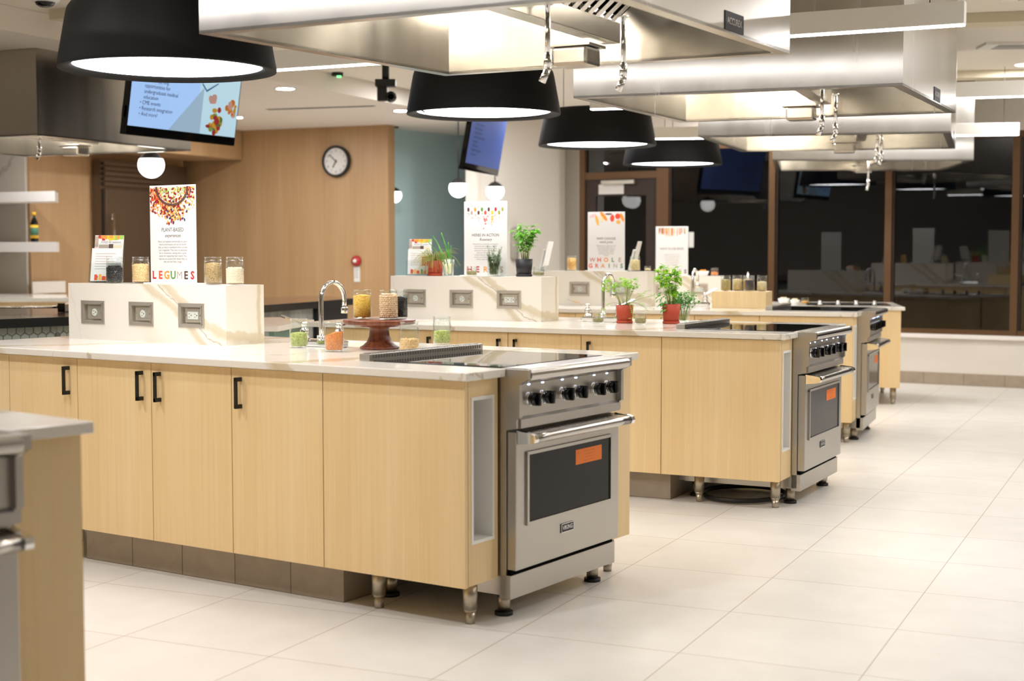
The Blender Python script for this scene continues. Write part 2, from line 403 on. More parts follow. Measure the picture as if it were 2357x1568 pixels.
# ------------------------------------------------------------------ islands: frames (u = towards the aisle, v = away from the camera)
FR = {0: (-1.839, 2.645, .690), 1: (-.16494, 5.02727, .58256), 2: (1.38100, 7.38848, .47201), 3: (2.36757, 9.99099, .36448), 4: (3.398, 12.573, .171)}
def IM(k, u=0, v=0, z=0, rz=0):
    ox, oy, yw = FR[k]; return T((ox, oy, 0)) @ RZ(-yw) @ T((u, v, z)) @ RZ(rz)
ISL = {0: 'cut-off island at the lower left', 1: 'nearest full island, the one with the LEGUMES sign', 2: 'second island, the one with the HERBS sign', 3: 'third island, the one with the WHOLE GRAINS sign', 4: 'farthest island, the one with the SPICES sign'}
SH = {0: 'cut-off island at lower left', 1: 'LEGUMES island', 2: 'HERBS island', 3: 'WHOLE GRAINS island', 4: 'SPICES island'}

# ------------------------------------------------------------------ room shell
def floor_mb():
    m = MB(); m.prism([(-14, -12), (22, -12), (22, 22), (-14, 22)], -.05, 0); return m
fl = struct('floor', floor_mb(), 'floor_tile'); fl.matrix_world = T((-.54824, 5.26442, 0)) @ RZ(-math.radians(24.79))
# texture origin has tile joints on its axes
def wallseg(m, p, q, z0, z1, th):
    p, q = Vector((p[0], p[1], 0)), Vector((q[0], q[1], 0)); d = (q-p).normalized(); n = Vector((-d.y, d.x, 0))*th
    poly = [(p.x, p.y), (q.x, q.y), (q.x+n.x, q.y+n.y), (p.x+n.x, p.y+n.y)]
    m.prism(poly, z0, z1); return m
CZ, SZ = 2.91, 2.75
struct('ceiling', MB().prism([(-9, -3.2), (10, -3.2), (10, 19.5), (-9, 19.5)], CZ, CZ+.1), 'ceiling_paint')
D24 = Vector((.4193, .9078, 0)); X24 = Vector((.9078, -.4193, 0))
S0 = Vector((-2.99, 9.76, 0)) - D24*6.5; S1 = Vector((-2.99, 9.76, 0)) + D24*9.6
so = struct('ceiling_soffit', MB().prism([(-8.9, S0.y+1.0), (S0.x, S0.y), (S1.x, S1.y), (-8.9, 19.4)], SZ, CZ-.002), ['ceiling_soffit'])
# drop beams across the main ceiling
for i, (p, q) in enumerate((((-3.0, 9.45), (0.2, 8.1)), ((1.6, 9.95), (4.4, 9.25)), ((2.0, 12.9), (5.4, 12.35)))):
    struct('trim_%d' % (i+1), wallseg(MB(), p, q, CZ-.065, CZ-.001, .22), 'fascia_paint')
# walls
C1 = (-4.905, 14.65); C2 = (-4.50, 15.5); C3 = (-3.86, 17.0)
E1 = (-1.374, 16.08); E2 = (-1.303, 16.23)
struct('wall_kitchenette', wallseg(MB(), (-8.4, 16.26), (-4.93, 14.661), 0, SZ, .12), 'marble_wall')
struct('wall_pantry', wallseg(MB(), (C1[0]+.012, C1[1]+.03), C3, 0, SZ, .12), 'oak_wall')
struct('wall_clock', wallseg(MB(), (-4.1, 17.30), E1, 0, SZ, .15), 'oak_wall')
struct('wall_teal', wallseg(MB(), (-1.50, 16.42), (-.30, 18.0), 0, SZ, .1), 'teal_wall')
struct('wall_white', wallseg(MB(), (-.395, 15.70), (.623, 17.0), 0, CZ, .14), 'wall_white')
struct('wall_pillar', wallseg(MB(), (.623, 17.0), (.765, 16.70), 0, CZ, .2), 'wall_grey')
struct('wall_behind_camera', wallseg(MB(), (9.5, -3.0), (-8.5, -3.0), 0, CZ, .1), 'wall_white')
struct('wall_left', wallseg(MB(), (-8.4, -3.0), (-8.4, 16.4), 0, CZ, .1), 'wall_white')
struct('wall_right', wallseg(MB(), (9.4, 11.6), (9.4, -3.0), 0, CZ, .1), 'wall_white')
# bulkhead over the refrigerator
bq = [Vector((-3.14, 16.85, 0)), Vector((-3.14, 16.85, 0))-D24*2.75]
struct('trim_bulkhead', MB().prism([(bq[1].x, bq[1].y), (bq[0].x, bq[0].y), (-3.8, 17.05), C2, (-4.82, 14.9)], 2.41, SZ-.001), 'oak_wall')
# window wall: origin W0, axis WD
W0 = Vector((.765, 16.69, 0)); WD = Vector((.8583, -.5132, 0)); WYAW = math.atan2(WD.y, WD.x)
WM = T(W0) @ RZ(WYAW)
struct('wall_window', MB().box((1.09, 0, .12), (9.2, .18, .47)).box((0, 0, 2.53), (9.2, .18, CZ)), 'wall_white').matrix_world = WM
struct('baseboard_window', MB().box((1.09, -.012, 0), (9.2, .18, .12)), 'base_tile').matrix_world = WM
struct('trim_sill', MB().box((1.10, -.05, .47), (9.2, .18, .51), .004), 'sill_white').matrix_world = WM
ms = [1.09, 2.34, 3.60, 4.86, 6.12, 7.38, 8.64]
for i in range(len(ms)-1):
    a, b_ = ms[i], ms[i+1]
    o = struct('window_%d' % (i+1), MB().box((a-.035, .02, .51), (a+.035, .12, 2.53)).box((a+.035, .03, .51), (b_-.035, .1, .56)).box((a+.035, .03, 2.47), (b_-.035, .1, 2.53)), 'bronze')
    o.matrix_world = WM
    part('mullion_gasket', MB().box((a+.035, .04, .56), (a+.06, .1, 2.47)), 'bronze_dark', o)
    part('pane', MB().box((a+.06, .062, .56), (b_-.035, .07, 2.47)), 'window_glass', o)
dr = struct('door_1', MB().box((.0, .02, 0), (.07, .12, 2.53)).box((.98, .02, 0), (1.055, .12, 2.53)).box((.07, .03, 2.17), (.98, .12, 2.25)), 'bronze'); dr.matrix_world = WM
part('door_leaf', MB().box((.07, .05, 0), (.20, .1, 2.17)).box((.84, .05, 0), (.98, .1, 2.17)).box((.2, .05, 0), (.84, .1, .28)).box((.2, .05, 1.98), (.84, .1, 2.17)), 'bronze_dark', dr)
part('door_glass', MB().box((.2, .07, .28), (.84, .078, 1.98)), 'window_glass', dr)
part('transom_pane', MB().box((.07, .07, 2.25), (.98, .078, 2.53)), 'window_glass', dr)
part('door_closer', MB().box((.30, -.02, 2.11), (.72, .05, 2.155), .006), 'zinc', dr)
tag(link('door_notice', MB().box((0, 0, 0), (.32, .004, .11)).mesh('door_notice', 'paper'), M=WM @ T((.24, .044, 2.0))), 'blank white notice strip stuck on the dark glazed door', 'sign')
tag(link('wall_notice', MB().box((0, 0, 0), (.06, .004, .17)).mesh('wall_notice', 'paper'), M=WM @ T((1.36, .057, 1.39))), 'small white paper taped to the dark window just right of the SPICES sign', 'sign')

# ------------------------------------------------------------------ generic details
def legmesh():
    m = MB(); m.cyl((0, 0, .052), (0, 0, .15), .026, .027, 28).cyl((0, 0, .042), (0, 0, .052), .020, .026, 28).cyl((0, 0, 0), (0, 0, .042), .0175, .020, 28); return m
def leg(parent, x, y, h=.15):
    o = link('leg', cached('cabinet_leg', legmesh, 'steel_leg'), parent, (x, y, 0)); o.scale = (1, 1, h/.15); return o
def handlemesh():
    m = MB(); m.box((-.006, -.034, 0), (.006, -.024, .122)).box((-.006, -.034, 0), (.006, 0, .016)).box((-.006, -.034, .106), (.006, 0, .122)); return m
ZB = .15
def cabinet(k, name, label, u0, u1, v0, v1, doors, zt, legs, dirv=-1, niche=False, group=None):
    """cabinet carcass with doors on the v0 side; doors = list of (ua, ub, handle_u or None)"""
    t = thing(name, label, 'cabinet', IM(k, u0, v0, 0), group)
    W_, Dp = u1-u0, v1-v0
    if not niche:
        part('carcass', MB().box((.0005, .02, ZB+.004), (W_-.0005, Dp, zt)), 'oak', t)
    else:
        nv0, nv1, nz0, nz1, dep = .036, .180, .302, .828, .26
        part('carcass', MB().box((.001, .0205, ZB+.004), (W_-dep, Dp, zt)).box((W_-dep, .0205, ZB+.004), (W_, nv0, zt)).box((W_-dep, nv1, ZB+.004), (W_, Dp, zt))
             .box((W_-dep, nv0, ZB+.004), (W_, nv1, nz0)).box((W_-dep, nv0, nz1), (W_, nv1, zt)), 'oak', t)
        e = .012
        part('niche_liner', MB().box((W_-dep+.001, nv0, nz0), (W_-dep+.006, nv1, nz1)).box((W_-dep, nv0, nz0), (W_+.003, nv0+e, nz1)).box((W_-dep, nv1-e, nz0), (W_+.003, nv1, nz1))
             .box((W_-dep, nv0+e, nz0), (W_+.003, nv1-e, nz0+e)).box((W_-dep, nv0+e, nz1-e), (W_+.003, nv1-e, nz1)), 'niche_white', t)
    if not niche: part('end_panel', MB().box((W_-.0005, 0.019, ZB), (W_+.0005, Dp, zt)), 'oak', t)
    for a, b_, hu in doors:
        d = part('door', MB().box((a-u0+.0015, 0, ZB), (b_-u0-.0015, .019, zt-.004), .0008), 'oak', t)
        if hu is not None:
            h = link('handle', cached('pull_handle', handlemesh, 'black_matte'), d, (hu-u0, 0, .73 if zt > .86 else .67))
    for x, y in legs: leg(t, x-u0, y-v0)
    return t

GLEG = 'steel legged oak base cabinets'
def outlet_plate(parent, x, z, gfci, deep=.0):
    """stainless recessed outlet box in the riser front (local y=0 is the front)"""
    w_, h_ = .165, .112
    o = part('outlet_box', MB().box((x, -.004, z), (x+w_, .0, z+.012)).box((x, -.004, z+h_-.012), (x+w_, .0, z+h_)).box((x, -.004, z+.012), (x+.012, .0, z+h_-.012)).box((x+w_-.012, -.004, z+.012), (x+w_, 0, z+h_-.012))
             .box((x+.014, -.006, z+.012), (x+.019, .024, z+h_-.012)).box((x+w_-.019, -.006, z+.012), (x+w_-.014, .024, z+h_-.012)).box((x+.014, -.006, z+.012), (x+w_-.014, .024, z+.017)).box((x+.014, -.006, z+h_-.017), (x+w_-.014, .024, z+h_-.012))
             .box((x+.012, .022, z+.012), (x+w_-.012, .026, z+h_-.012)).box((x+.030, .010, z+.024), (x+w_-.030, .022, z+h_-.024), .005), 'outlet_steel', parent)
    cx, cz = x+w_/2, z+h_/2
    if gfci: s_ = part('socket', MB().box((cx-.034, .007, cz-.018), (cx+.034, .010, cz+.018), .002), 'ivory_socket', o)
    else: s_ = part('socket', MB().cyl((cx, .010, cz), (cx, .007, cz), .018), 'ivory_socket', o)
    m = MB()
    for sx in ((-.018, .018) if gfci else (0,)):
        m.box((cx+sx-.007, .0064, cz+.005), (cx+sx-.001, .0071, cz+.0075)).box((cx+sx-.007, .0064, cz-.009), (cx+sx-.001, .0071, cz-.0065)).cyl((cx+sx+.008, .0071, cz), (cx+sx+.008, .0064, cz), .0028, seg=10)
    part('socket_slots', m, 'black_matte', s_)
    m = MB()
    for sx in (-.046, .046): m.cyl((cx+sx, .010, cz), (cx+sx, .0085, cz), .004, seg=12)
    part('screw', m, 'chrome', o)

def riser(k, u0, u1, zc, h=.27, sockets=(0, 0, 1)):
    t = thing('power_riser', 'veined white stone block with three recessed steel outlets on the ' + SH[k], 'backsplash', IM(k, u0, .58, zc), 'stone outlet risers on the worktops')
    W_ = u1-u0; ws = [.095, .43, .76]
    if W_ < .8: ws = ws[:2]
    w_, h_ = .165, .112; z0 = .075
    xs = [0]; 
    for x in ws: xs += [x, x+w_]
    xs.append(W_)
    # front skin with real openings
    m = MB(); zs = [0, z0, z0+h_, h]
    for i in range(len(xs)-1):
        for j in range(3):
            if i % 2 == 1 and j == 1: continue
            m.box((xs[i], 0, zs[j]), (xs[i+1], .04, zs[j+1]))
    m.box((0, .04, 0), (W_, .245, h))
    bmesh.ops.remove_doubles(m.bm, verts=m.bm.verts, dist=1e-5)
    part('stone_block', m, 'quartz_riser', t, fix=False)
    for i, x in enumerate(ws): outlet_plate(t, x, z0, sockets[i])
    return t

def faucet(k, u, v, zc):
    t = thing('sink_faucet', 'chrome gooseneck faucet with two blade handles on the ' + SH[k], 'faucet', IM(k, u, v, zc), 'chrome gooseneck faucets')
    if 'faucet' not in CACHE:
        cached('faucet_deck', lambda: MB().box((-.135, -.03, 0), (.135, .03, .03), .008), 'chrome')
        pts = [(0, 0, .03)]+[(0, 0, z) for z in (.08, .14, .19)]+[(0, .08-.08*math.cos(a), .205+.08*math.sin(a)) for a in [math.pi*i/12 for i in range(1, 12)]]+[(0, .16, .195), (0, .16, .17)]
        cached('faucet_spout', lambda: MB().tube(pts, .0105, 14).cyl((0, 0, .03), (0, 0, .05), .02), 'chrome')
        cached('faucet_aerator', lambda: MB().lathe([(0, .172), (.014, .172), (.0165, .166), (.0165, .148), (.014, .143), (0, .143)], (0, .16, 0), 20), 'chrome')
        cached('faucet_valve', lambda: MB().lathe([(.024, .0), (.024, .012), (.016, .018), (.02, .030), (.02, .042), (.012, .05), (.012, .062), (.015, .064), (.013, .076), (0, .078)], seg=20), 'chrome')
        cached('faucet_lever', lambda: MB().prism([(-.009, -.008), (-.05, -.008), (-.10, -.014), (-.128, -.012), (-.134, 0), (-.128, .012), (-.10, .014), (-.05, .008), (-.009, .008)], -.003, .003, RY(math.radians(18))), 'chrome')
        CACHE['faucet'] = 1
    link('deck_plate', CACHE['faucet_deck'], t); s_ = link('spout', CACHE['faucet_spout'], t); link('aerator', CACHE['faucet_aerator'], s_)
    for sx, a in ((-.1, .1), (.1, math.pi+1.1)):
        vlv = link('valve', CACHE['faucet_valve'], t, (sx, 0, .03)); link('lever', CACHE['faucet_lever'], vlv, (0, 0, .062), (0, 0, a))

# ---- range
def range_side():   # profile in (u, z), v extruded
    return [(-.645, .09), (.03, .09), (.03, .695), (.075, .705), (.075, .735), (.088, .745), (.088, .862), (.10, .872), (.125, .885), (.125, .918), (-.645, .918)]
def make_range(k, label):
    t = thing('kitchen_range', label, 'range', IM(k, 0, .215, 0), 'stainless steel ranges built into the island ends')
    Wr = .77
    if 'rng' not in CACHE:
        P = Matrix(((1, 0, 0, 0), (0, 0, 1, 0), (0, 1, 0, 0), (0, 0, 0, 1)))   # (x,y,z)->(x,z,y)
        def body():
            m = MB(); m.prism(range_side(), 0, .02, P); m.prism(range_side(), Wr-.02, Wr, P)
            m.box((-.645, .02, .09), (.03, Wr-.02, .70)); m.box((-.645, .02, .70), (.06, Wr-.02, .905)); return m
        cached('rng_body', body, 'range_steel')
        cached('rng_panel', lambda: MB().prism([(.060, .700), (.082, .703), (.082, .735), (.070, .745), (.070, .862), (.060, .862)], .02, Wr-.02, P), 'range_steel')
        def bull():
            pr = [(.058, .872)]+[(.105+.024*math.sin(a), .897-.024*math.cos(a)) for a in [math.pi*i/8 for i in range(9)]]+[(.0, .921), (.0, .905), (.058, .905)]
            return MB().prism(pr, .0205, Wr-.0205, P)
        cached('rng_bull', bull, 'steel_smooth')
        cached('rng_glass', lambda: MB().box((-.60, .02, .915), (.0, Wr-.02, .923), .001), 'ceramic_glass')
        def trim():
            m = MB(); m.box((-.652, .0, .921), (-.602, Wr, .947), .002)
            for i in range(44): m.box((-.648, .02+i*.0168, .947), (-.610, .0265+i*.0168, .9495))
            return m
        cached('rng_trim', trim, 'range_steel')
        cached('rng_slots', lambda: [m := MB(), [m.box((-.6025, .02+i*.0168, .93), (-.6015, .030+i*.0168, .942)) for i in range(44)], [m.box((-.646, .0272+i*.0168, .9466), (-.612, .0362+i*.0168, .9476)) for i in range(43)]][0], 'drum_inner')
        def knob():
            m = MB(); m.cyl((0, 0, 0), (.012, 0, 0), .027, .025, 28); m.mi = 1
            m.cyl((.012, 0, 0), (.038, 0, 0), .023, .021, 28); m.box((.016, -.008, -.024), (.052, .008, .024), .004); return m
        cached('rng_knob', knob, ['chrome', 'black_gloss'])
        cached('rng_door', lambda: MB().box((.031, .006, .182), (.070, Wr-.006, .690), .004).box((.070, .07, .352), (.078, .083, .607)).box((.07, Wr-.083, .352), (.078, Wr-.07, .607)).box((.07, .07, .340), (.078, Wr-.07, .352)).box((.07, .07, .600), (.078, Wr-.07, .612)), 'range_steel')
        cached('rng_win', lambda: MB().box((.069, .083, .352), (.0725, Wr-.083, .600)), 'oven_glass')
        cached('rng_handle', lambda: MB().tube([(.130, .035+i*(Wr-.07)/8, .668) for i in range(9)], .0175, 20), 'steel_smooth')
        def brk():
            pr = [(.068, .645), (.12, .650), (.145, .655), (.150, .668), (.145, .682), (.13, .687), (.068, .695)]
            m = MB(); m.prism(pr, .012, .036, P); return m
        cached('rng_brk', brk, 'chrome')
        cached('rng_guard', lambda: MB().prism([(.068, .690), (.130, .6855), (.130, .6815), (.068, .686)], .036, Wr-.036, P), 'steel')
        cached('rng_gap', lambda: MB().box((-.6, .012, .16), (.045, Wr-.012, .184)), 'dark_gap')
        cached('rng_kick', lambda: MB().box((.0, 0, .075), (.05, Wr, .163), .002).box((-.6, .01, .085), (.0, .02, .163)).box((-.6, Wr-.02, .085), (.0, Wr-.01, .163)), 'range_steel')
        cached('rng_leg', lambda: MB().cyl((0, 0, .012), (0, 0, .09), .024).mesh and MB().cyl((0, 0, .012), (0, 0, .09), .024), 'steel_leg')
        cached('rng_foot', lambda: MB().cyl((0, 0, 0), (0, 0, .014), .034), 'black_matte')
        cached('rng_stick', lambda: MB().box((.0725, .42, .520), (.0735, .62, .578)), 'orange_sticker')
        def sttxt():
            m = MB(); R_ = Matrix(((0, 0, 1, 0), (1, 0, 0, 0), (0, 1, 0, 0), (0, 0, 0, 1)))
            m.text('!', .020, T((.0738, .436, .562)) @ R_, sx=1)
            for i, L in enumerate(('--- ---- ------ -- ----- ----', '----- -- ------- ---- --- --', '--- -----  --- ---', '------ ----- -- ---- --- ----')):
                m.text(L, .012, T((.0738, .522, .568-i*.012)) @ R_, sx=.75)
            return m
        cached('rng_sttxt', sttxt, 'p_brown')
        cached('rng_badge', lambda: MB().box((.070, .315, .272), (.0735, .405, .306), .001), 'black_matte')
        def bt():
            m = MB(); R_ = Matrix(((0, 0, 1, 0), (1, 0, 0, 0), (0, 1, 0, 0), (0, 0, 0, 1)))
            m.text('VIKING', .024, T((.0739, .36, .289)) @ R_, ext=.0004, sx=.95)
            m.box((.0732, .315, .272), (.0742, .317, .306)).box((.0732, .403, .272), (.0742, .405, .306)).box((.0732, .315, .272), (.0742, .405, .274)).box((.0732, .315, .304), (.0742, .405, .306))
            return m
        cached('rng_btxt', bt, 'chrome')
        cached('rng_led', lambda: MB().box((.0705, -.006, 0), (.0715, .006, .004)), 'led_blue')
        CACHE['rng'] = 1
    C = CACHE
    link('body', C['rng_body'], t); cp = link('control_panel', C['rng_panel'], t); bn = link('front_rail', C['rng_bull'], t)
    link('cooktop_glass', C['rng_glass'], t); tr = link('vent_trim', C['rng_trim'], t); link('trim_slots', C['rng_slots'], tr)
    for v in (.09, .185, .325, .425, .565, .665):
        link('knob', C['rng_knob'], cp, (.070, v, .805)); link('indicator_light', C['rng_led'], cp, (0, v, .856))
    d = link('oven_door', C['rng_door'], t); wn = link('door_window', C['rng_win'], d); link('door_handle', C['rng_handle'], d); link('handle_bracket', C['rng_brk'], d); link('handle_bracket', C['rng_brk'], d, (0, Wr-.048, 0)); link('handle_shield', C['rng_guard'], d)
    link('badge', C['rng_badge'], d); link('badge_lettering', C['rng_btxt'], d)
    link('warning_sticker', C['rng_stick'], d); link('sticker_print', C['rng_sttxt'], d)
    link('door_gap', C['rng_gap'], t); link('kick_plate', C['rng_kick'], t)
    for x, y in ((-.02, .06), (-.02, Wr-.06), (-.55, .06), (-.55, Wr-.06)):
        l = link('leg', C['rng_leg'], t, (x, y, 0)); link('foot_pad', C['rng_foot'], l)
    return t

def worktop(k, zc, uL=-2.93, notch=True, sink=True, holes=None):
    xs = [uL, -1.53, -1.15, -.67, .03]; ys = [-.03, .214, .84, .986, 1.16, 1.22]
    if not notch: xs = [uL, -1.53, -1.15, .03]
    def solid(i, j):
        if sink and xs[i] == -1.53 and ys[j] in (.84, .986): return False
        if notch and xs[i] == -.67 and ys[j] in (.214, .84): return False
        return True
    m = MB(); m.cells([x-0 for x in xs], ys, zc-.03, zc, solid)
    bmesh.ops.remove_doubles(m.bm, verts=m.bm.verts, dist=1e-5)
    o = m.mesh('worktop', 'quartz'); o = link('worktop', o, M=IM(k))
    bv = o.modifiers.new('edge', 'BEVEL'); bv.width = .004; bv.segments = 2; bv.limit_method = 'ANGLE'
    tag(o, 'white veined stone worktop on the ' + SH[k], 'worktop', 'white veined island worktops')
    return o
def sinkbowl(k, zc):
    t = thing('sink', 'undermount steel sink set into the worktop of the ' + SH[k], 'sink', IM(k, -1.53, .84, zc-.20), 'undermount sinks')
    part('bowl', MB().box((-.005, -.005, 0), (.385, .325, .004)).box((-.005, -.005, .004), (0, .325, .169)).box((.38, -.005, .004), (.385, .325, .169)).box((0, -.005, .004), (.38, 0, .169)).box((0, .32, .004), (.38, .325, .169)), 'steel', t)
    part('drain', MB().cyl((.19, .16, .004), (.19, .16, .008), .04), 'chrome', t)

def plinth(n, k, u0=-2.09, u1=-.63):
    struct('trim_%d' % n, MB().box((u0, .085, 0), (u1, 1.1, ZB)), 'plinth_tile', M=IM(k))

def island(k, zc=.92, rng=True, uL=-2.93):
    zt = zc-.03; s = SH[k]
    cabs = [('base_cabinet', 'plain oak cabinet with a tall white niche, '+s, -.653, 0, [(-.653, 0, None)], [(-.05, .10), (-.47, .10)], True),
            ('base_cabinet', 'single door oak cabinet next to the niche cabinet, '+s, -1.124, -.654, [(-1.124, -.654, -1.073)], [], False),
            ('base_cabinet', 'two door oak cabinet with paired black handles, '+s, -2.029, -1.125, [(-2.029, -1.577, -1.629), (-1.576, -1.125, -1.524)], [], False),
            ('base_cabinet', 'oak cabinet at the left end of the '+s, -2.853, -2.030, [(-2.482, -2.030, -2.083), (-2.853, -2.483, None)], [(-2.20, .13), (-2.80, .13)], False)]
    for name, lab, a, b_, doors, legs, ni in cabs:
        v1 = .205 if ni else .58
        if k == 4 and ni: ni = False; v1 = .58; lab = 'plain oak cabinet on steel legs, aisle end, '+s
        if k == 3 or k == 2 or k == 1 or k == 0 or k == 4:
            cabinet(k, name, lab, a, b_, 0, v1, doors, zt, legs, niche=ni)
    # rear cabinets
    a = -.66 if rng else -.66
    t = cabinet(k, 'base_cabinet', 'rear oak cabinet at the aisle end of the '+s, a, 0, .992 if rng else .60, 1.2, [], zt, [(-.06, 1.12), (-.6, 1.12)])
    cabinet(k, 'base_cabinet', 'rear oak cabinet under the sink, '+s, -2.853, -.67, .62, 1.2, [], zt, [(-2.80, 1.12)])
    worktop(k, zc, uL, rng); plinth(k+6, k)
    if k != 0:
        sinkbowl(k, zc); faucet(k, -1.33, .775, zc)

for k in range(5): island(k, .86 if k == 4 else .92, k != 4)
make_range(0, 'stainless range cut off by the left frame edge, on the cut-off island')
make_range(1, 'largest stainless range with an orange sticker on its oven window, on the LEGUMES island')
make_range(2, 'stainless range with a row of black knobs on the HERBS island')
make_range(3, 'stainless range seen almost edge on, on the WHOLE GRAINS island')
riser(1, -2.78, -1.72, .92); riser(2, -2.71, -1.65, .92); riser(3, -2.70, -1.64, .92); riser(4, -2.62, -1.56, .86, .255)
RT = {1: (.92+.27), 2: (.92+.27), 3: (.92+.27), 4: (.86+.255)}
# drop-in cooktop on the farthest island
t = thing('drop_in_cooktop', 'flat black cooktop with four shiny knobs set into the worktop of the SPICES island', 'cooktop', IM(4, -.80, .30, .86))
part('glass_top', MB().box((0, 0, 0), (.74, .55, .006), .001), 'ceramic_glass', t)
for x in (.12, .28, .44, .60): part('knob', MB().lathe([(0, .036), (.016, .036), (.018, .03), (.018, .012), (.022, .006), (.022, 0)], (x, .05, .006), 18), 'chrome', t)
# black hose coil under the second island
cpts = [(.22*math.cos(a)*(1+.02*math.sin(3*a)), .26*math.sin(a), .012+.004*i/50) for i in range(101) for a in [4*math.pi*i/100]]
tag(link('power_cable', MB().tube(cpts, .011, 8).mesh('power_cable', 'black_matte'), M=IM(2, -.30, .35, .003)), 'coiled black cable lying on the floor under the range of the HERBS island', 'cable')
# side wing of the second island
mw = MB(); mw.prism([(-1.231, 8.955), (-1.327, 8.165), (-2.10, 8.30), (-2.05, 9.30), (-1.5, 9.3)], .89, .92)
t = tag(link('wing_counter', mw.mesh('wing_counter', 'quartz')), 'pale stone counter wing on a teal panel, left end of the HERBS island', 'counter')
part('support_panel', wallseg(MB(), (-1.36, 8.22), (-1.275, 8.93), 0, .889, .03), 'teal_panel', t)

# ------------------------------------------------------------------ canopy hoods
HQ = {1: [(-1.049, -.222), (.641, -.076), (.575, 1.492), (-1.041, 1.321)], 2: [(-1.068, -.232), (.606, -.043), (.582, 1.516), (-1.070, 1.373)],
      3: [(-1.075, -.136), (.620, .108), (.542, 1.715), (-1.105, 1.463)]}
def to_world(k, u, v): return (IM(k) @ Vector((u, v, 0))).xy
HQW = {k: [to_world(k, *p) for p in q] for k, q in HQ.items()}
HQW[4] = [Vector(p) for p in ((2.311, 12.862), (4.094, 12.856), (4.328, 14.543), (2.639, 14.512))]
HQW[0] = [Vector((-3.29, 10.06))-Vector((X24.x, X24.y))*1.75, Vector((-3.29, 10.06)), Vector((-2.575, 11.63)), Vector((-2.575, 11.63))-Vector((X24.x, X24.y))*1.75]
HLAB = {1: 'large stainless canopy hood at top centre over the LEGUMES island', 2: 'stainless canopy hood over the HERBS island, behind the nearest canopy', 3: 'stainless canopy hood over the WHOLE GRAINS island, two hanging nozzles showing', 4: 'farthest stainless canopy hood, over the SPICES island', 0: 'brown-toned stainless canopy hood at the upper left over the curved bar'}
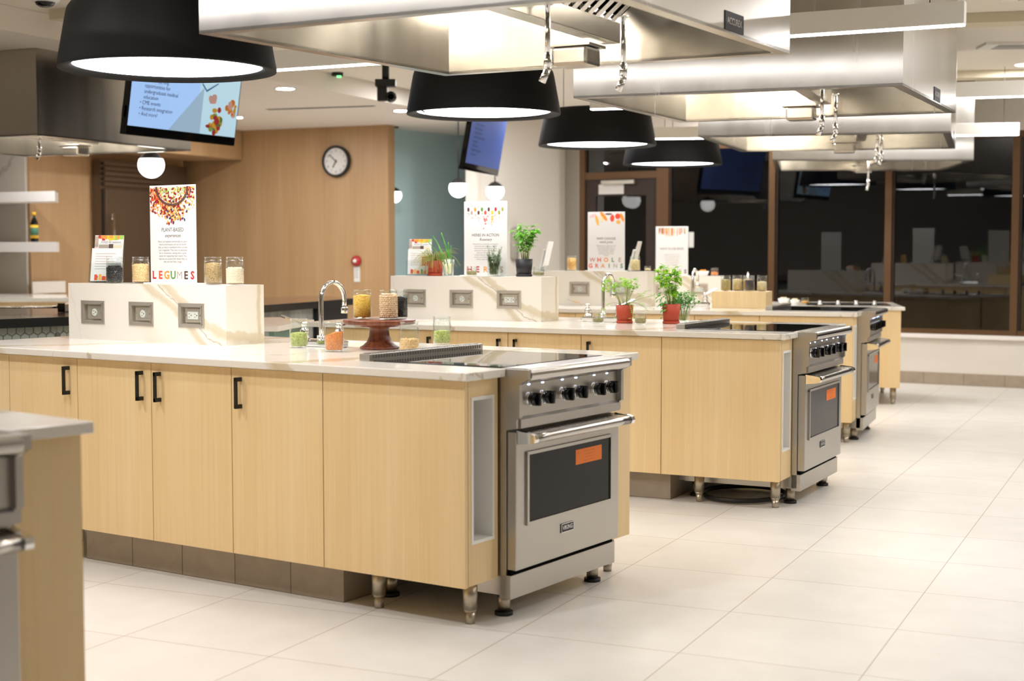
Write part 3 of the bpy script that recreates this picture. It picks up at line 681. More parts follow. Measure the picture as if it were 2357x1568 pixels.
def hood(k):
    q = HQW[k]; ox, oy = (q[0]+q[1]+q[2]+q[3])/4; d = (q[1]-q[0]).normalized(); yw = math.atan2(d.y, d.x)
    M = T((ox, oy, 2.15)) @ RZ(yw); Mi = M.inverted(); P = [(Mi @ Vector((p.x, p.y, 2.15))).xy for p in q]
    t = thing('canopy_hood', HLAB[k], 'range hood', M, 'stainless canopy hoods')
    def inset(P, a):
        c = sum(P, Vector((0, 0)))/4; return [Vector((p.x-math.copysign(a, p.x), p.y-math.copysign(a, p.y))) for p in P]
    H = (CZ if k else SZ)-2.15-.002; I = inset(P, .05); I2 = inset(P, .03)
    m = MB()
    def ring(A, B, za, zb_):
        for i in range(4):
            j = (i+1) % 4; m.quad((*A[i], za), (*A[j], za), (*B[j], zb_), (*B[i], zb_))
    ring(P, P, 0, H)
    part('outer_shell', m, 'hood_steel', t)
    m = MB(); ring(P, I, 0, 0); ring(P, P, 0, .012); ring(I, I, 0, .012); part('rim', m, 'steel_smooth', t)
    m = MB(); ring(I, I, .0, .42); m.quad(*[(*p, .42) for p in I]); part('inner_lining', m, 'hood_steel', t)
    x0, x1 = -.62, .62; y0, y1 = -.62, .34
    # V-bank: trough with sloping baffle filters either side
    part('filter_trough', MB().box((-.01+.16, y0, .05), (.07+.16, y1+.18, .135), .004), 'steel_smooth', t)
    for s_ in (-1, 1):
        m = MB()
        for i in range(15):
            y = y0+.03+i*.072
            a = Vector((.03+.16+s_*.04, y, .13)); b_ = Vector((.03+.16+s_*.36, y, .40)); n = Vector((-s_*.02, 0, .02))
            m.quad(a, b_, b_+Vector((0, .04, 0)), a+Vector((0, .04, 0)))
            m.quad(a+Vector((0, .04, 0)), b_+Vector((0, .04, 0)), b_+Vector((0, .04, 0))+n, a+Vector((0, .04, 0))+n)
        part('baffle_filter', m, 'steel', t)
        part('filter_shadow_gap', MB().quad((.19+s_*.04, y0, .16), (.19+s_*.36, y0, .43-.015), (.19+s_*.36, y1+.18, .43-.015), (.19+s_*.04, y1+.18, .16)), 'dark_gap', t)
    c = part('grease_cup', MB().box((-.06+.05, .36, -.045), (.10+.05, .50, .03), .012).box((-.08+.05, .35, .03), (.12+.05, .51, .042), .002), 'steel_smooth', t)
    for (x, y) in ((-.42, -.25), (-.42, .45), (.58, .0)):
        if x > 0: continue
        part('hood_lamp', MB().lathe([(0, .345), (.05, .35), (.075, .375), (.08, .419)], (x, y, 0), 20), 'lamp_hood', t)
    part('hood_lamp', MB().lathe([(0, .345), (.05, .35), (.075, .375), (.08, .419)], (.60, .55, 0), 20), 'lamp_hood', t)
    # nozzles
    nz = {1: [(.27, -.22, -.16), (.40, .17, -.16)], 2: [(.27, -.1, -.15), (.27, .42, -.15)], 3: [(.3, -.2, -.13), (.34, .2, -.13)], 4: [(.05, .1, -.2)], 0: [(.42, -.35, -.10)]}[k]
    for (x, y, z) in nz:
        s_ = part('nozzle_pipe', MB().cyl((x, y, .10), (x, y, z+.06), .010).cyl((x, y, .095), (x, y, .10), .02), 'chrome', t)
        part('nozzle_tip', MB().cyl((x, y, z+.075), (x, y, z+.03), .015).ball((x, y, z+.022), .014, 2).cyl((x, y, z+.02), (x-.018, y-.01, z-.025), .012, .014), 'chrome', s_)
    if k in (1, 2, 3):
        # maker's badge on the aisle side face, near its lower edge
        p1, p2 = P[1], P[2]; dd = (p2-p1).normalized(); f_ = .62 if k == 1 else .60
        c0 = p1.lerp(p2, f_); nn = Vector((dd.y, -dd.x))
        Rm = Matrix(((dd.x, 0, nn.x, c0.x), (dd.y, 0, nn.y, c0.y), (0, 1, 0, .045), (0, 0, 0, 1)))
        bd = part('maker_badge', MB().box((-.09, -.035, 0), (.09, .035, .003), 0, Rm), 'black_matte', t)
        part('badge_lettering', MB().text('ACCUREX', .036, Rm @ T((0, 0, .0035)), sx=.85), 'zinc', bd)
    return t
for k in (1, 2, 3, 4, 0): hood(k)
# note sheet taped inside the nearest hood
# ------------------------------------------------------------------ pendant drums
def drum(x, y, z, lab, R_=.459, H=.28):
    t = thing('drum_pendant', lab, 'lamp', T((x, y, z)), 'black drum pendant lamps')
    def shade():
        m = MB(); prof = [(R_*1.0, 0), (R_*1.005, .01), (R_*.92, H-.055), (R_*.905, H-.03), (R_*.87, H-.008), (R_*.81, H), (0, H+.002)]
        m.lathe(prof, seg=72); m.lathe([(R_, 0), (R_*.97, -.002), (R_*.90, .008), (R_*.872, .016), (R_*.872, .05)], seg=72); return m
    link('shade', cached('drum_shade', shade, 'drum_black'), t)
    link('diffuser', cached('drum_diff', lambda: MB().lathe([(R_*.872, .02), (0, .02)], seg=72), 'lamp_drum', False), t)
    def cables():
        m = MB()
        for a in (.4, 2.5, 4.6): m.cyl((R_*.7*math.cos(a), R_*.7*math.sin(a), H-.002), (R_*.7*math.cos(a), R_*.7*math.sin(a), CZ-2.16), .0025, seg=6).cyl((R_*.7*math.cos(a), R_*.7*math.sin(a), H-.004), (R_*.7*math.cos(a), R_*.7*math.sin(a), H+.02), .008, seg=8)
        return m
    link('hanging_wire', cached('drum_wire', cables, 'black_matte'), t)
DI = .80
def drumpos(px_, w_): d = DI*3317.18/w_; return ((px_-1178.5)/3317.18*d, d*.998)
DL = ['largest black drum pendant lamp, at the upper left of the picture', 'black drum pendant lamp second in size, with a loose cable loop at its left side', 'black drum pendant lamp third in size, right of the one with the loose cable loop', 'smallest and farthest black drum pendant lamp, in front of the dark windows']
for (px_, w_, z), lab in zip(((397, 423, 2.12), (1114, 305, 2.16), (1373, 233, 2.17), (1545, 196, 2.15)), DL):
    x, y = drumpos(px_, w_); drum(x, y, z, lab)
x, y = drumpos(1114, 305)
lp = [(x-.30, y-.1, 2.42), (x-.37, y-.1, 2.38), (x-.42, y-.1, 2.30), (x-.42, y-.1, 2.24), (x-.385, y-.1, 2.19), (x-.345, y-.1, 2.165)]
tag(link('loose_cable', MB().tube(lp, .005, 8).mesh('loose_cable', 'black_matte')), 'thin black cable looping beside the second drum lamp', 'cable')

# ------------------------------------------------------------------ linear pendants
def linear(p, q, lab, z=2.33):
    p, q = Vector((*p, z)), Vector((*q, z)); L = (q-p).length; M = T(p) @ RZ(math.atan2(q.y-p.y, q.x-p.x))
    t = thing('linear_pendant', lab, 'lamp', M, 'white linear pendant lamps')
    part('housing', MB().box((0, -.032, .006), (L, .032, .105), .003), 'white_paint', t)
    part('diffuser', MB().box((.004, -.028, 0), (L-.004, .028, .006)), 'lamp_line', t)
    m = MB(); 
    for f in (.04, .5, .96): m.cyl((L*f, 0, .104), (L*f, 0, CZ-z-.001), .0022, seg=6)
    part('hanging_wire', m, 'black_matte', t)
linear((-1.45, 8.04), (1.985, 6.385), 'long white linear pendant lamp ending just right of the nearest canopy hood')
linear((.55, 10.14), (3.75, 9.15), 'white linear pendant lamp running off the right frame edge behind the second canopy')
linear((1.22, 12.775), (4.307, 12.332), 'white linear pendant lamp with its end in front of the dark windows at upper right')
linear((-3.6, 6.6), (.35, 3.9), 'added unseen linear pendant lamp above the camera side of the LEGUMES island')  # added lamp outside the view, lifts the brightness of the room
# recessed downlights: first three in view, the rest added to brighten the room
def downlight(x, y, z, lab, r=.075):
    t = thing('downlight', lab, 'lamp', T((x, y, z)), 'recessed ceiling downlights')
    link('trim_ring', cached('dl_ring%g' % r, lambda: MB().lathe([(r*1.25, 0), (r*1.25, -.006), (r, -.006), (r, 0)], seg=28), 'white_paint'), t)
    link('lens', cached('dl_lens%g' % r, lambda: MB().lathe([(r, -.003), (0, -.003)], seg=28), 'lamp_down', False), t)
def atpx(px_, py_, z):
    """where the ceiling point seen there stands (used once, to read the plan)"""
    f = 3317.18; p = .061336; xx = (px_-1178.5)/f; yy = (784-py_)/f
    d = Vector((xx, math.cos(p)+yy*math.sin(p), -math.sin(p)+yy*math.cos(p))); t_ = (z-1.34028)/d.z; return d.x*t_, d.y*t_
for (a, b_, z, lab) in ((-1.956, 12.54, SZ, 'round ceiling downlight left of the black ceiling camera'), (-1.10, 14.5, SZ, 'round ceiling downlight beside the second drum lamp'),
                        (4.3, 12.2, CZ, 'round ceiling downlight at the right frame edge'), (3.9, 8.4, CZ, 'added ceiling downlight over the aisle right of the HERBS island'), (3.0, 5.6, CZ, 'added ceiling downlight over the aisle right of the LEGUMES island'), (5.6, 10.6, CZ, 'added ceiling downlight over the far aisle'),
                        (-1.6, 3.9, CZ, 'added ceiling downlight between the two nearest islands'), (-3.0, 5.0, CZ, 'added ceiling downlight left of the nearest full island'), (5.2, 6.9, CZ, 'added ceiling downlight over the right side of the aisle'), (4.3, 3.6, CZ, 'added ceiling downlight over the near right floor'), 
                        (-2.9, 15.2, SZ, 'added ceiling downlight in front of the clock wall'), (-4.4, 13.2, SZ, 'added ceiling downlight over the kitchenette shelves'), (.2, 14.6, CZ, 'added ceiling downlight in front of the white wall'), (2.2, 15.2, CZ, 'added ceiling downlight in front of the windows'), (-.6, 13.4, CZ, 'added ceiling downlight behind the second drum lamp')):
    downlight(a, b_, z, lab)
# globe pendants
def globe(x, y, z, lab, r=.11, top=SZ):
    t = thing('globe_pendant', lab, 'lamp', T((x, y, z)), 'white glass globe pendants')
    pr = [(r*math.sin(a), -r*math.cos(a)) for a in [math.pi*.66*i/14 for i in range(15)]]
    part('globe', MB().lathe(pr+[(0, pr[-1][1])], seg=32), 'lamp_globe', t)
    part('cap', MB().lathe([(pr[-1][0]*1.0, pr[-1][1]+.001), (r*.68, r*.74), (r*.42, r*.95), (r*.16, r*1.05), (.008, r*1.1), (0, r*1.12)], seg=28), 'black_matte', t)
    part('stem', MB().cyl((0, 0, r*1.1), (0, 0, top-z-.012), .006, seg=8), 'black_matte', t)
    part('canopy', MB().cyl((0, 0, top-z-.014), (0, 0, top-z-.001), .055), 'black_matte', t)
globe(-3.03, 12.17, 2.07, 'white globe pendant under the upper left canopy hood')
globe(-.563, 15.2, 2.01, 'white globe pendant just left of the tilted dark screen', .10)
globe(-.18, 15.4, 1.985, 'white globe pendant right under the tilted dark screen', .097, CZ)
globe(-1.33, 16.9-.55, 1.98, 'white globe pendant half hidden by the end of the wooden clock wall', .085)

# ------------------------------------------------------------------ screens
def screen(M, lab, W_, H_, dim):
    t = thing('wall_screen', lab, 'television', M)
    part('bezel', MB().box((0, 0, 0), (W_, .05, H_), .004).box((-.012, .02, .12), (0, .04, .2)), 'black_gloss', t)
    b0 = .012; x0, x1, z0, z1 = b0, W_-b0, .066, H_-b0
    mats = ['screen_blue_dim', 'screen_blue_dim', 'screen_grey'] if dim else ['screen_blue', 'screen_grey', 'screen_pale']
    m = MB(); m.quad((x0, -.001, z0), (x1, -.001, z0), (x1, -.001, z1), (x0, -.001, z1))
    sd = part('display', m, mats[0], t, fix=False)
    xm = x0+(x1-x0)*.60
    m = MB(); m.quad((xm, -.0016, z0), (x1, -.0016, z0), (x1, -.0016, z1), (xm+.02, -.0016, z1)); m.mi = 1
    m.quad((xm-.30, -.0018, z0), (xm+.06, -.0018, z0), (xm+.06, -.0018, z0+.34))
    if not dim:
        pass
    ph = part('slide_picture', m, [mats[2], mats[1]] if not dim else ['screen_blue_dim', 'screen_blue_dim'], sd, fix=False)
    if not dim:
        rnd = random.Random(3); m = MB(); pal = ['p_orange', 'p_red', 'p_lightgreen', 'p_pink', 'p_yellow', 'p_green', 'p_blue']
        for (cx, cz, n_, sp_, cols) in ((.80, .16, 40, .06, (2, 5, 4, 1)), (.92, .34, 14, .05, (0, 3, 3, 4)), (.74, .42, 6, .03, (3, 3))):
            for i in range(n_):
                m.mi = rnd.choice(cols); m.disc((x0+(x1-x0)*cx+rnd.gauss(0, sp_*.6), z0+(z1-z0)*cz+rnd.gauss(0, sp_*.6)), .016+rnd.random()*.016, .012+rnd.random()*.016, -.0025-.00001*i)
        m.mi = 6; m.quad((xm+.03, -.003, z0+.36), (xm+.09, -.003, z0+.31), (xm+.09, -.003, z0+.325), (xm+.03, -.003, z0+.375)); m.quad((xm+.09, -.003, z0+.31), (xm+.22, -.003, z0+.38), (xm+.22, -.003, z0+.39), (xm+.09, -.003, z0+.325))
        part('slide_food', m, pal, sd, fix=False)
    m = MB(); lines = ['  chronic conditions', '\u2022 Student learning', '   opportunities for', '   undergraduate medical', '   education', '\u2022 CME events', '\u2022 Research integration', '\u2022 And more!']
    for i, l in enumerate(lines): m.text(l, .040, T((x0+.10, -.0024, z0+.09+(7-i)*.040)) @ FACE, 'LEFT')
    part('slide_text', m, 'screen_text', sd, fix=False)
# first screen: bottom edge follows the wall direction, tipped down
def screenM(p, head, tilt): return T(p) @ RZ(head) @ RX(tilt)
screen(screenM((-2.685, 10.07, 2.155), math.radians(64), math.radians(9)), 'bright tilted screen showing a blue slide, hung below the largest drum lamp', 1.24, .70, False)
screen(screenM((-.44, 13.2, 2.09), math.radians(76), math.radians(10)), 'dim dark-blue tilted screen hung behind the second drum lamp', 1.24, .70, True)

# ------------------------------------------------------------------ ceiling devices
t = thing('dome_camera', 'white dome camera at the top left corner of the ceiling', 'camera', T((-2.80, 8.75, CZ)), None)
part('housing', MB().lathe([(0, -.0005), (.085, -.0005), (.085, -.06), (.075, -.072), (.06, -.075)], seg=32), 'plastic_white', t)
part('dome', MB().lathe([(.06, -.074), (.05, -.092), (.03, -.102), (0, -.105)], seg=28), 'black_gloss', t)
t = thing('tracking_camera', 'black tracking camera hanging from the ceiling right of the first linear pendant', 'camera', T((-1.085, 12.2, SZ+.0)), None)
t.matrix_world = T((-1.06, 12.2, CZ-.07))
part('mount', MB().cyl((0, 0, .0695), (0, 0, -.06), .03).box((-.085, -.05, -.115), (.085, .05, -.055), .006), 'black_matte', t)
part('yoke', MB().box((-.07, -.035, -.235), (.015, .035, -.11), .01), 'black_matte', t)
part('camera_head', MB().ball((.045, -.01, -.20), .048, 3).cyl((.045, -.04, -.2), (.052, -.085, -.205), .026), 'black_gloss', t)
t = thing('exit_sensor', 'small ceiling sensor with a green light left of the black tracking camera', 'sensor', T((-1.53, 12.75, CZ)))
part('case', MB().cyl((0, 0, -.001), (0, 0, -.03), .05), 'black_matte', t); part('led', MB().box((.0, -.03, -.045), (.035, -.02, -.03)), 'green_led', t)
# slot diffusers and grilles
t = thing('slot_diffuser', 'long narrow ceiling slot above the clock', 'ceiling vent', T((-2.42, 14.35, SZ)) @ RZ(-.30))
part('frame', MB().box((0, -.03, -.006), (1.15, .03, -.0005)), 'vent_grey', t); part('slot', MB().box((.02, -.012, -.008), (1.13, .012, -.006)), 'dark_gap', t)
for (x, y, rz, L, lab) in ((3.55, 10.9, -.06, 1.6, 'grey ceiling grille at the upper right, right of the second canopy'), (2.99, 8.75, -.12, 1.4, 'dark ceiling slot cut off by the top right corner')):
    t = thing('air_grille', lab, 'ceiling vent', T((x, y, CZ)) @ RZ(rz), 'ceiling air grilles')
    part('frame', MB().box((0, 0, -.02), (L, .02, -.0005)).box((0, .28, -.02), (L, .30, -.0005)).box((0, .02, -.02), (.1, .28, -.0005)), 'white_paint', t)
    m = MB(); m.box((.1, .02, -.004), (L, .28, -.001)); part('grille', m, 'vent_grey', t)

# ------------------------------------------------------------------ back wall fittings
def wpt(x): return 15.476-.445*x
WYW = -math.atan(.445)
t = thing('wall_clock_face', 'round white wall clock with a black rim on the wooden wall', 'clock', T((-1.97, wpt(-1.97)-.012, 2.36)) @ RZ(WYW)); t.name = 'wall_clock'
part('rim', MB().lathe([(.150, 0), (.176, 0), (.176, .045), (.160, .055), (.150, .04)], seg=48, mat=RX(math.pi/2)), 'black_matte', t)
part('dial', MB().cyl((0, 0, 0), (0, -.03, 0), .152, seg=48), 'paper', t)
m = MB()
for h in range(1, 13):
    a = math.pi/2-h*math.pi/6; m.text(str(h), .038, T((.118*math.cos(a), -.0305, .118*math.sin(a))) @ FACE)
part('numerals', m, 'black_matte', t, fix=False)
m = MB()
for a, L, wd in ((math.radians(137), .115, .005), (math.radians(240), .08, .006)):
    m.box((-.02, -.034, -wd), (L, -.032, wd), 0, RY(-a))
m.cyl((0, -.03, 0), (0, -.036, 0), .01); part('hands', m, 'black_matte', t)
t = thing('fire_alarm', 'round red fire alarm on the wooden wall above a small plate', 'alarm', T((-1.745, wpt(-1.745)-.006, 1.24)) @ RZ(WYW))
part('sounder', MB().lathe([(0, .05), (.03, .05), (.055, .035), (.06, 0), (0, 0)], seg=32, mat=RX(math.pi/2)), 'red_plastic', t)
part('strobe', MB().lathe([(0, .07), (.018, .066), (.024, .045)], seg=24, mat=RX(math.pi/2)), 'plastic_white', t)
t = thing('wall_plate', 'small pale notice plate on the wooden wall below the red fire alarm', 'sign', T((-1.745, wpt(-1.745)-.004, 1.09)) @ RZ(WYW))
part('plate', MB().box((-.038, -.008, -.085), (.038, 0, .085), .003), 'plastic_white', t)
m = MB(); [m.box((-.024, -.0095, .05-i*.022), (.024-.01*(i % 2), -.0082, .056-i*.022)) for i in range(5)]; part('plate_print', m, 'print_grey', t)
t = thing('soap_dispenser', 'tall dark oval fixture on the white wall behind the basil', 'dispenser', T((.03, 16.21, 1.43)) @ RZ(math.atan2(1.3, 1.018)))
part('case', MB().lathe([(0, .19), (.04, .185), (.06, .15), (.065, 0), (.06, -.15), (.04, -.185), (0, -.19)], seg=24, sy=.6), 'wall_grey', t)
CACHE_ = None
# refrigerator in the wooden pantry wall
dv = Vector((C3[0]-C2[0], C3[1]-C2[1], 0)).normalized(); FYW = math.atan2(dv.y, dv.x)
t = thing('refrigerator', 'tall stainless refrigerator with a louvred top set in the wooden wall', 'refrigerator', T((C2[0]+dv.x*.02, C2[1]+dv.y*.02, 0)) @ RZ(FYW))
part('body', MB().box((0, -.10, 0), (1.55, -.001, 2.33)), 'fridge_steel', t)
FW_ = 1.02
for i, (a, b_) in enumerate(((.03, FW_), )):
    d = part('door', MB().box((a, -.15, .1), (b_, -.10, 2.02), .006), 'fridge_steel', t)
    part('door_handle', MB().cyl((a+.06, -.20, .5), (a+.06, -.20, 1.75), .014).cyl((a+.06, -.2, .55), (a+.06, -.14, .55), .01).cyl((a+.06, -.2, 1.7), (a+.06, -.14, 1.7), .01), 'chrome', d)
m = MB(); [m.box((.03, -.15, 2.05+i*.055), (FW_, -.10, 2.09+i*.055), .004) for i in range(5)]; part('louver', m, 'fridge_steel', t)
part('side_oven', MB().box((1.06, -.13, 1.55), (1.50, -.10, 2.1), .004).box((1.06, -.13, .5), (1.50, -.10, 1.5), .004), 'oven_glass', t)
# kitchenette shelves, counter, bottle
for z, lab in ((1.83, 'upper white floating shelf on the marble wall'), (1.342, 'lower white floating shelf holding the dark bottle')):
    o = MB().prism([(-3.0, 0), (0, 0), (-.34, .42), (-3.0, .42)], 0, .097).mesh('floating_shelf', 'sill_white'); o = link('floating_shelf', o, M=T((-4.39, 13.9, z)) @ RZ(math.atan2(-.4193, .9078)))
    tag(o, lab, 'shelf', 'white floating shelves')
t = thing('bottle', 'dark bottle with a yellow cap and yellow label on the lower floating shelf', 'bottle', T((-4.66, 14.1, 1.4395)))
part('glass', MB().lathe([(0, 0), (.036, 0), (.038, .01), (.038, .17), (.030, .205), (.016, .235), (.014, .262), (0, .262)], seg=28), 'black_gloss', t)
part('cap', MB().cyl((0, 0, .258), (0, 0, .292), .018), 'p_yellow', t)
part('label', MB().lathe([(.0385, .035), (.0390, .035), (.0390, .165), (.0385, .165)], seg=28), 'p_yellow', t)
part('label_print', MB().lathe([(.0392, .065), (.0394, .065), (.0394, .14), (.0392, .14)], seg=28), 'p_teal', t)
m = MB(); m.prism([(-7.6, 12.95), (-4.65, 13.1), (-4.08, 13.25), (-4.45, 14.40), (-4.95, 14.60), (-7.9, 15.93)], .885, .92)
t = tag(link('kitchenette_counter', m.mesh('kitchenette_counter', 'quartz')), 'white counter below the floating shelves at the far left', 'counter')
part('backsplash', wallseg(MB(), (-4.86, 14.62), (-4.66, 15.05), .9205, 1.04, .02), 'quartz', t)
part('base_cabinet', MB().prism([(-7.6, 13.0), (-4.65, 13.15), (-4.12, 13.3), (-4.48, 14.38), (-4.95, 14.57), (-7.9, 15.9)], 0, .885), 'oak', t)
# curved bar
bf = [(-4.2, 8.15), (-3.22, 9.0), (-2.89, 9.36), (-2.38, 10.35), (-1.93, 11.5), (-1.62, 12.4), (-1.44, 13.1)]
bb = [(-1.85, 13.9), (-2.3, 13.3), (-2.9, 12.0), (-3.5, 11.3), (-4.1, 10.8), (-5.6, 9.8)]
t = thing('curved_bar', 'long curved demonstration bar with a brown top and thick black edge behind the LEGUMES island', 'bar counter', T((-3.0, 10.5, 0)))
o_ = Vector((-3.0, 10.5)); loc_ = lambda ps: [(p[0]+3.0, p[1]-10.5) for p in ps]
part('bar_top', MB().prism(loc_(bf+bb), .895, .921), 'bar_top', t)
def strip(pts, off, z0, z1, th):
    m = MB()
    for a, b_ in zip(pts, pts[1:]):
        d = Vector((b_[0]-a[0], b_[1]-a[1])).normalized(); n = Vector((-d.y, d.x)); a2 = Vector(a)+n*off; b2 = Vector(b_)+n*off
        m.prism([(a2.x, a2.y), (b2.x, b2.y), (b2.x+n.x*th, b2.y+n.y*th), (a2.x+n.x*th, a2.y+n.y*th)], z0, z1)
    return m
part('black_edge_band', strip(loc_(bf), -.004, .862, .9205, .03), 'black_edge', t)
part('front_panel', strip(loc_(bf[3:6]), .10, 0, .86, .04), 'concrete_panel', t)
hp = part('tiled_front', strip(loc_(bf[:4]), .10, 0, .86, .04), 'grout', t)
part('shaded_void_panel', strip(loc_(bf[5:]), .06, 0, .86, .04), 'black_edge', t)  # black sheet standing for the shade inside the open bar end
m = MB()
for a, b_ in zip(loc_(bf[:4]), loc_(bf[1:4])):
    A, B = Vector(a), Vector(b_); d = (B-A).normalized(); n = Vector((-d.y, d.x)); L = (B-A).length; M = Matrix(((d.x, 0, n.x, A.x+n.x*.099), (d.y, 0, n.y, A.y+n.y*.099), (0, 1, 0, 0), (0, 0, 0, 1)))
    r_ = .033; i = 0
    while i*.060 < L-.02:
        for j in range(6):
            cx, cz = i*.060+.03+(.03 if j % 2 else 0), .84-j*.052
            if cx > L-.02: continue
            m.prism([(cx+r_*.93*math.sin(math.pi/3*q), cz+r_*.93*math.cos(math.pi/3*q)) for q in range(6)][::-1], -.003, .0005, M)
        i += 1
part('hexagon_tiles', m, 'hex_tile', hp)
t = thing('griddle', 'low stainless appliance with a rail on the curved bar, left of the outlet block', 'griddle', T((-3.15, 10.05, .922)) @ RZ(.2))
part('body', MB().box((0, 0, 0), (.5, .35, .06), .006), 'steel', t)
part('rail', MB().cyl((-.9, .02, .035), (0, .02, .035), .009), 'steel', t)
part('rail_post', MB().box((-.02, -.005, .0), (.03, .04, .062), .003), 'oven_glass', t)
for i in range(0):
    pass

# ------------------------------------------------------------------ jars
def jar_glass_profile(r, h):
    o = [(0, .004), (r*.75, .002), (r*.93, .004), (r, .012), (r*1.0, h*.76), (r*.95, h*.80), (r*.93, h*.84), (r*.98, h*.86), (r*.98, h*.875), (r*.93, h*.885), (r*.93, h*.96), (r*.97, h*.975), (r*.95, h)]
    i = [(p[0]-.0025, p[1]) for p in o[:2:-1]]
    return o+i+[(r*.8, .008), (0, .008)]
def jar(M, label, fill, what, r=.041, h=.128, slope=0., beads=None, group='glass jars of dry ingredients', seed=1, cat='jar', name='glass_jar', gname=None):
    t = thing(name, label, cat, M, group)
    link('glass', cached('jarg_%g_%g' % (r, h), lambda: MB().lathe(jar_glass_profile(r, h), seg=36), 'jar_glass'), t)
    zt_ = h*fill; ri = r*.93; z0 = .009
    def fillm():
        m = MB(); seg = 28; n = 6
        prof = [(0, z0), (ri*.9, z0), (ri, z0+.008)]
        rings = [[m.bm.verts.new((p[0]*math.cos(2*math.pi*k/seg), p[0]*math.sin(2*math.pi*k/seg), p[1])) for k in range(seg)] for p in prof[1:]]
        c0 = m.bm.verts.new((0, 0, z0)); rnd = random.Random(seed)
        top = []
        for rr in (1., .75, .45, .2):
            top.append([m.bm.verts.new((ri*rr*math.cos(2*math.pi*k/seg), ri*rr*math.sin(2*math.pi*k/seg), zt_+slope*ri*rr*math.cos(2*math.pi*k/seg-.4)+(1-rr)*.006*(1 if beads is None else .4)+rnd.uniform(-.0008, .0008))) for k in range(seg)])
        c1 = m.bm.verts.new((0, 0, zt_+.005)); fs = []
        for k in range(seg):
            k2 = (k+1) % seg; fs.append(m.bm.faces.new((c0, rings[0][k2], rings[0][k])))
            seq = rings+top
            for A, B in zip(seq, seq[1:]): fs.append(m.bm.faces.new((A[k], A[k2], B[k2], B[k])))
            fs.append(m.bm.faces.new((top[-1][k], top[-1][k2], c1)))
        m._tag(fs, True)
        if beads:
            br_, el = beads; rnd = random.Random(seed+7); rb = ri-br_*.35
            nz_ = int((zt_-z0)/(br_*1.75))
            for iz in range(nz_+1):
                for k in range(int(2*math.pi*rb/(br_*1.95))):
                    a = (k+(.5 if iz % 2 else 0))*br_*1.95/rb+rnd.uniform(-.06, .06)
                    z = z0+br_+iz*br_*1.72+rnd.uniform(-.001, .001)
                    if z > zt_+slope*rb*math.cos(a-.4)+.002: continue
                    rot = Matrix.Rotation(rnd.uniform(0, 3.1), 3, (math.cos(a), math.sin(a), 0))
                    m.ball((rb*math.cos(a)*(.97+rnd.random()*.03), rb*math.sin(a)*(.97+rnd.random()*.03), z), br_*rnd.uniform(.9, 1.05), 2, (1, 1, el), rot)
            for i in range(int(.75*(rb/br_)**2)):
                rr, a = rb*math.sqrt(rnd.random())*.95, rnd.uniform(0, 6.28)
                m.ball((rr*math.cos(a), rr*math.sin(a), zt_+slope*rr*math.cos(a-.4)+rnd.uniform(0, br_)), br_, 2, (1, 1, el), Matrix.Rotation(rnd.uniform(0, 3.1), 3, (math.cos(a), math.sin(a), .3)))
        return m
    c = part(gname or 'filling', fillm(), what, t); c['kind'] = 'stuff'
    return t
J = lambda k, u, v, z=.92: IM(k, u, v, z)
jar(J(1, -1.36, .66), 'jar half full of green split peas in front of the LEGUMES island faucet', .50, 'green_peas', seed=1)
jar(J(1, -1.065, .55), 'clear jar of orange red lentils left of the wooden cake stand', .60, 'red_lentils', slope=.28, seed=2)
jar(J(1, -0.773, .69), 'clear jar half full of chickpeas right of the wooden cake stand', .40, 'chickpea', beads=(.0046, 1.0), seed=3)
jar(J(1, -.965, 1.185), 'clear jar half full of green split peas standing behind the steel vent trim', .48, 'green_peas', seed=4)
# cake stand
t = thing('cake_stand', 'turned dark wood cake stand carrying three jars', 'cake stand', IM(1, -1.02, .80, .92))
part('plate', MB().lathe([(0, .128), (.155, .128), (.157, .124), (.156, .112), (.15, .108), (.09, .106), (.085, .098), (0, .098)], seg=64), 'terracotta_wood' if 'terracotta_wood' in MATS else 'walnut', t)
part('pedestal', MB().lathe([(.072, .106), (.066, .100), (.046, .096), (.042, .08), (.045, .055), (.055, .032), (.072, .016), (.084, .010), (.086, .004), (.083, 0), (0, 0)], seg=48), 'walnut', t)
jar(IM(1, -1.095, .775, 1.0485), 'jar full of yellow split peas on the cake stand', .80, 'yellow_peas', seed=5)
jar(IM(1, -.965, .795, 1.0485), 'jar full of pale pinto beans at the front of the cake stand', .82, 'pinto_bean', beads=(.0050, 1.35), seed=6)
jar(IM(1, -.985, .89, 1.0485), 'jar of black beans behind the pinto beans on the cake stand', .70, 'black_bean', beads=(.0048, 1.3), seed=7)
# riser of the first island
R1 = RT[1]
jar(J(1, -2.572, .69, R1), 'jar of black beans in front of the leaflet holder on the LEGUMES outlet block', .60, 'black_bean', beads=(.0048, 1.3), seed=8)
jar(J(1, -2.400, .70, R1), 'jar of chickpeas just left of the LEGUMES sign', .68, 'chickpea', beads=(.0046, 1), seed=9)
jar(J(1, -1.908, .69, R1), 'jar of brown lentils just right of the LEGUMES sign', .76, 'brown_lentils', seed=10)
jar(J(1, -1.790, .71, R1), 'jar of white beans at the right end of the LEGUMES outlet block', .58, 'white_bean', beads=(.0042, 1.3), seed=11)

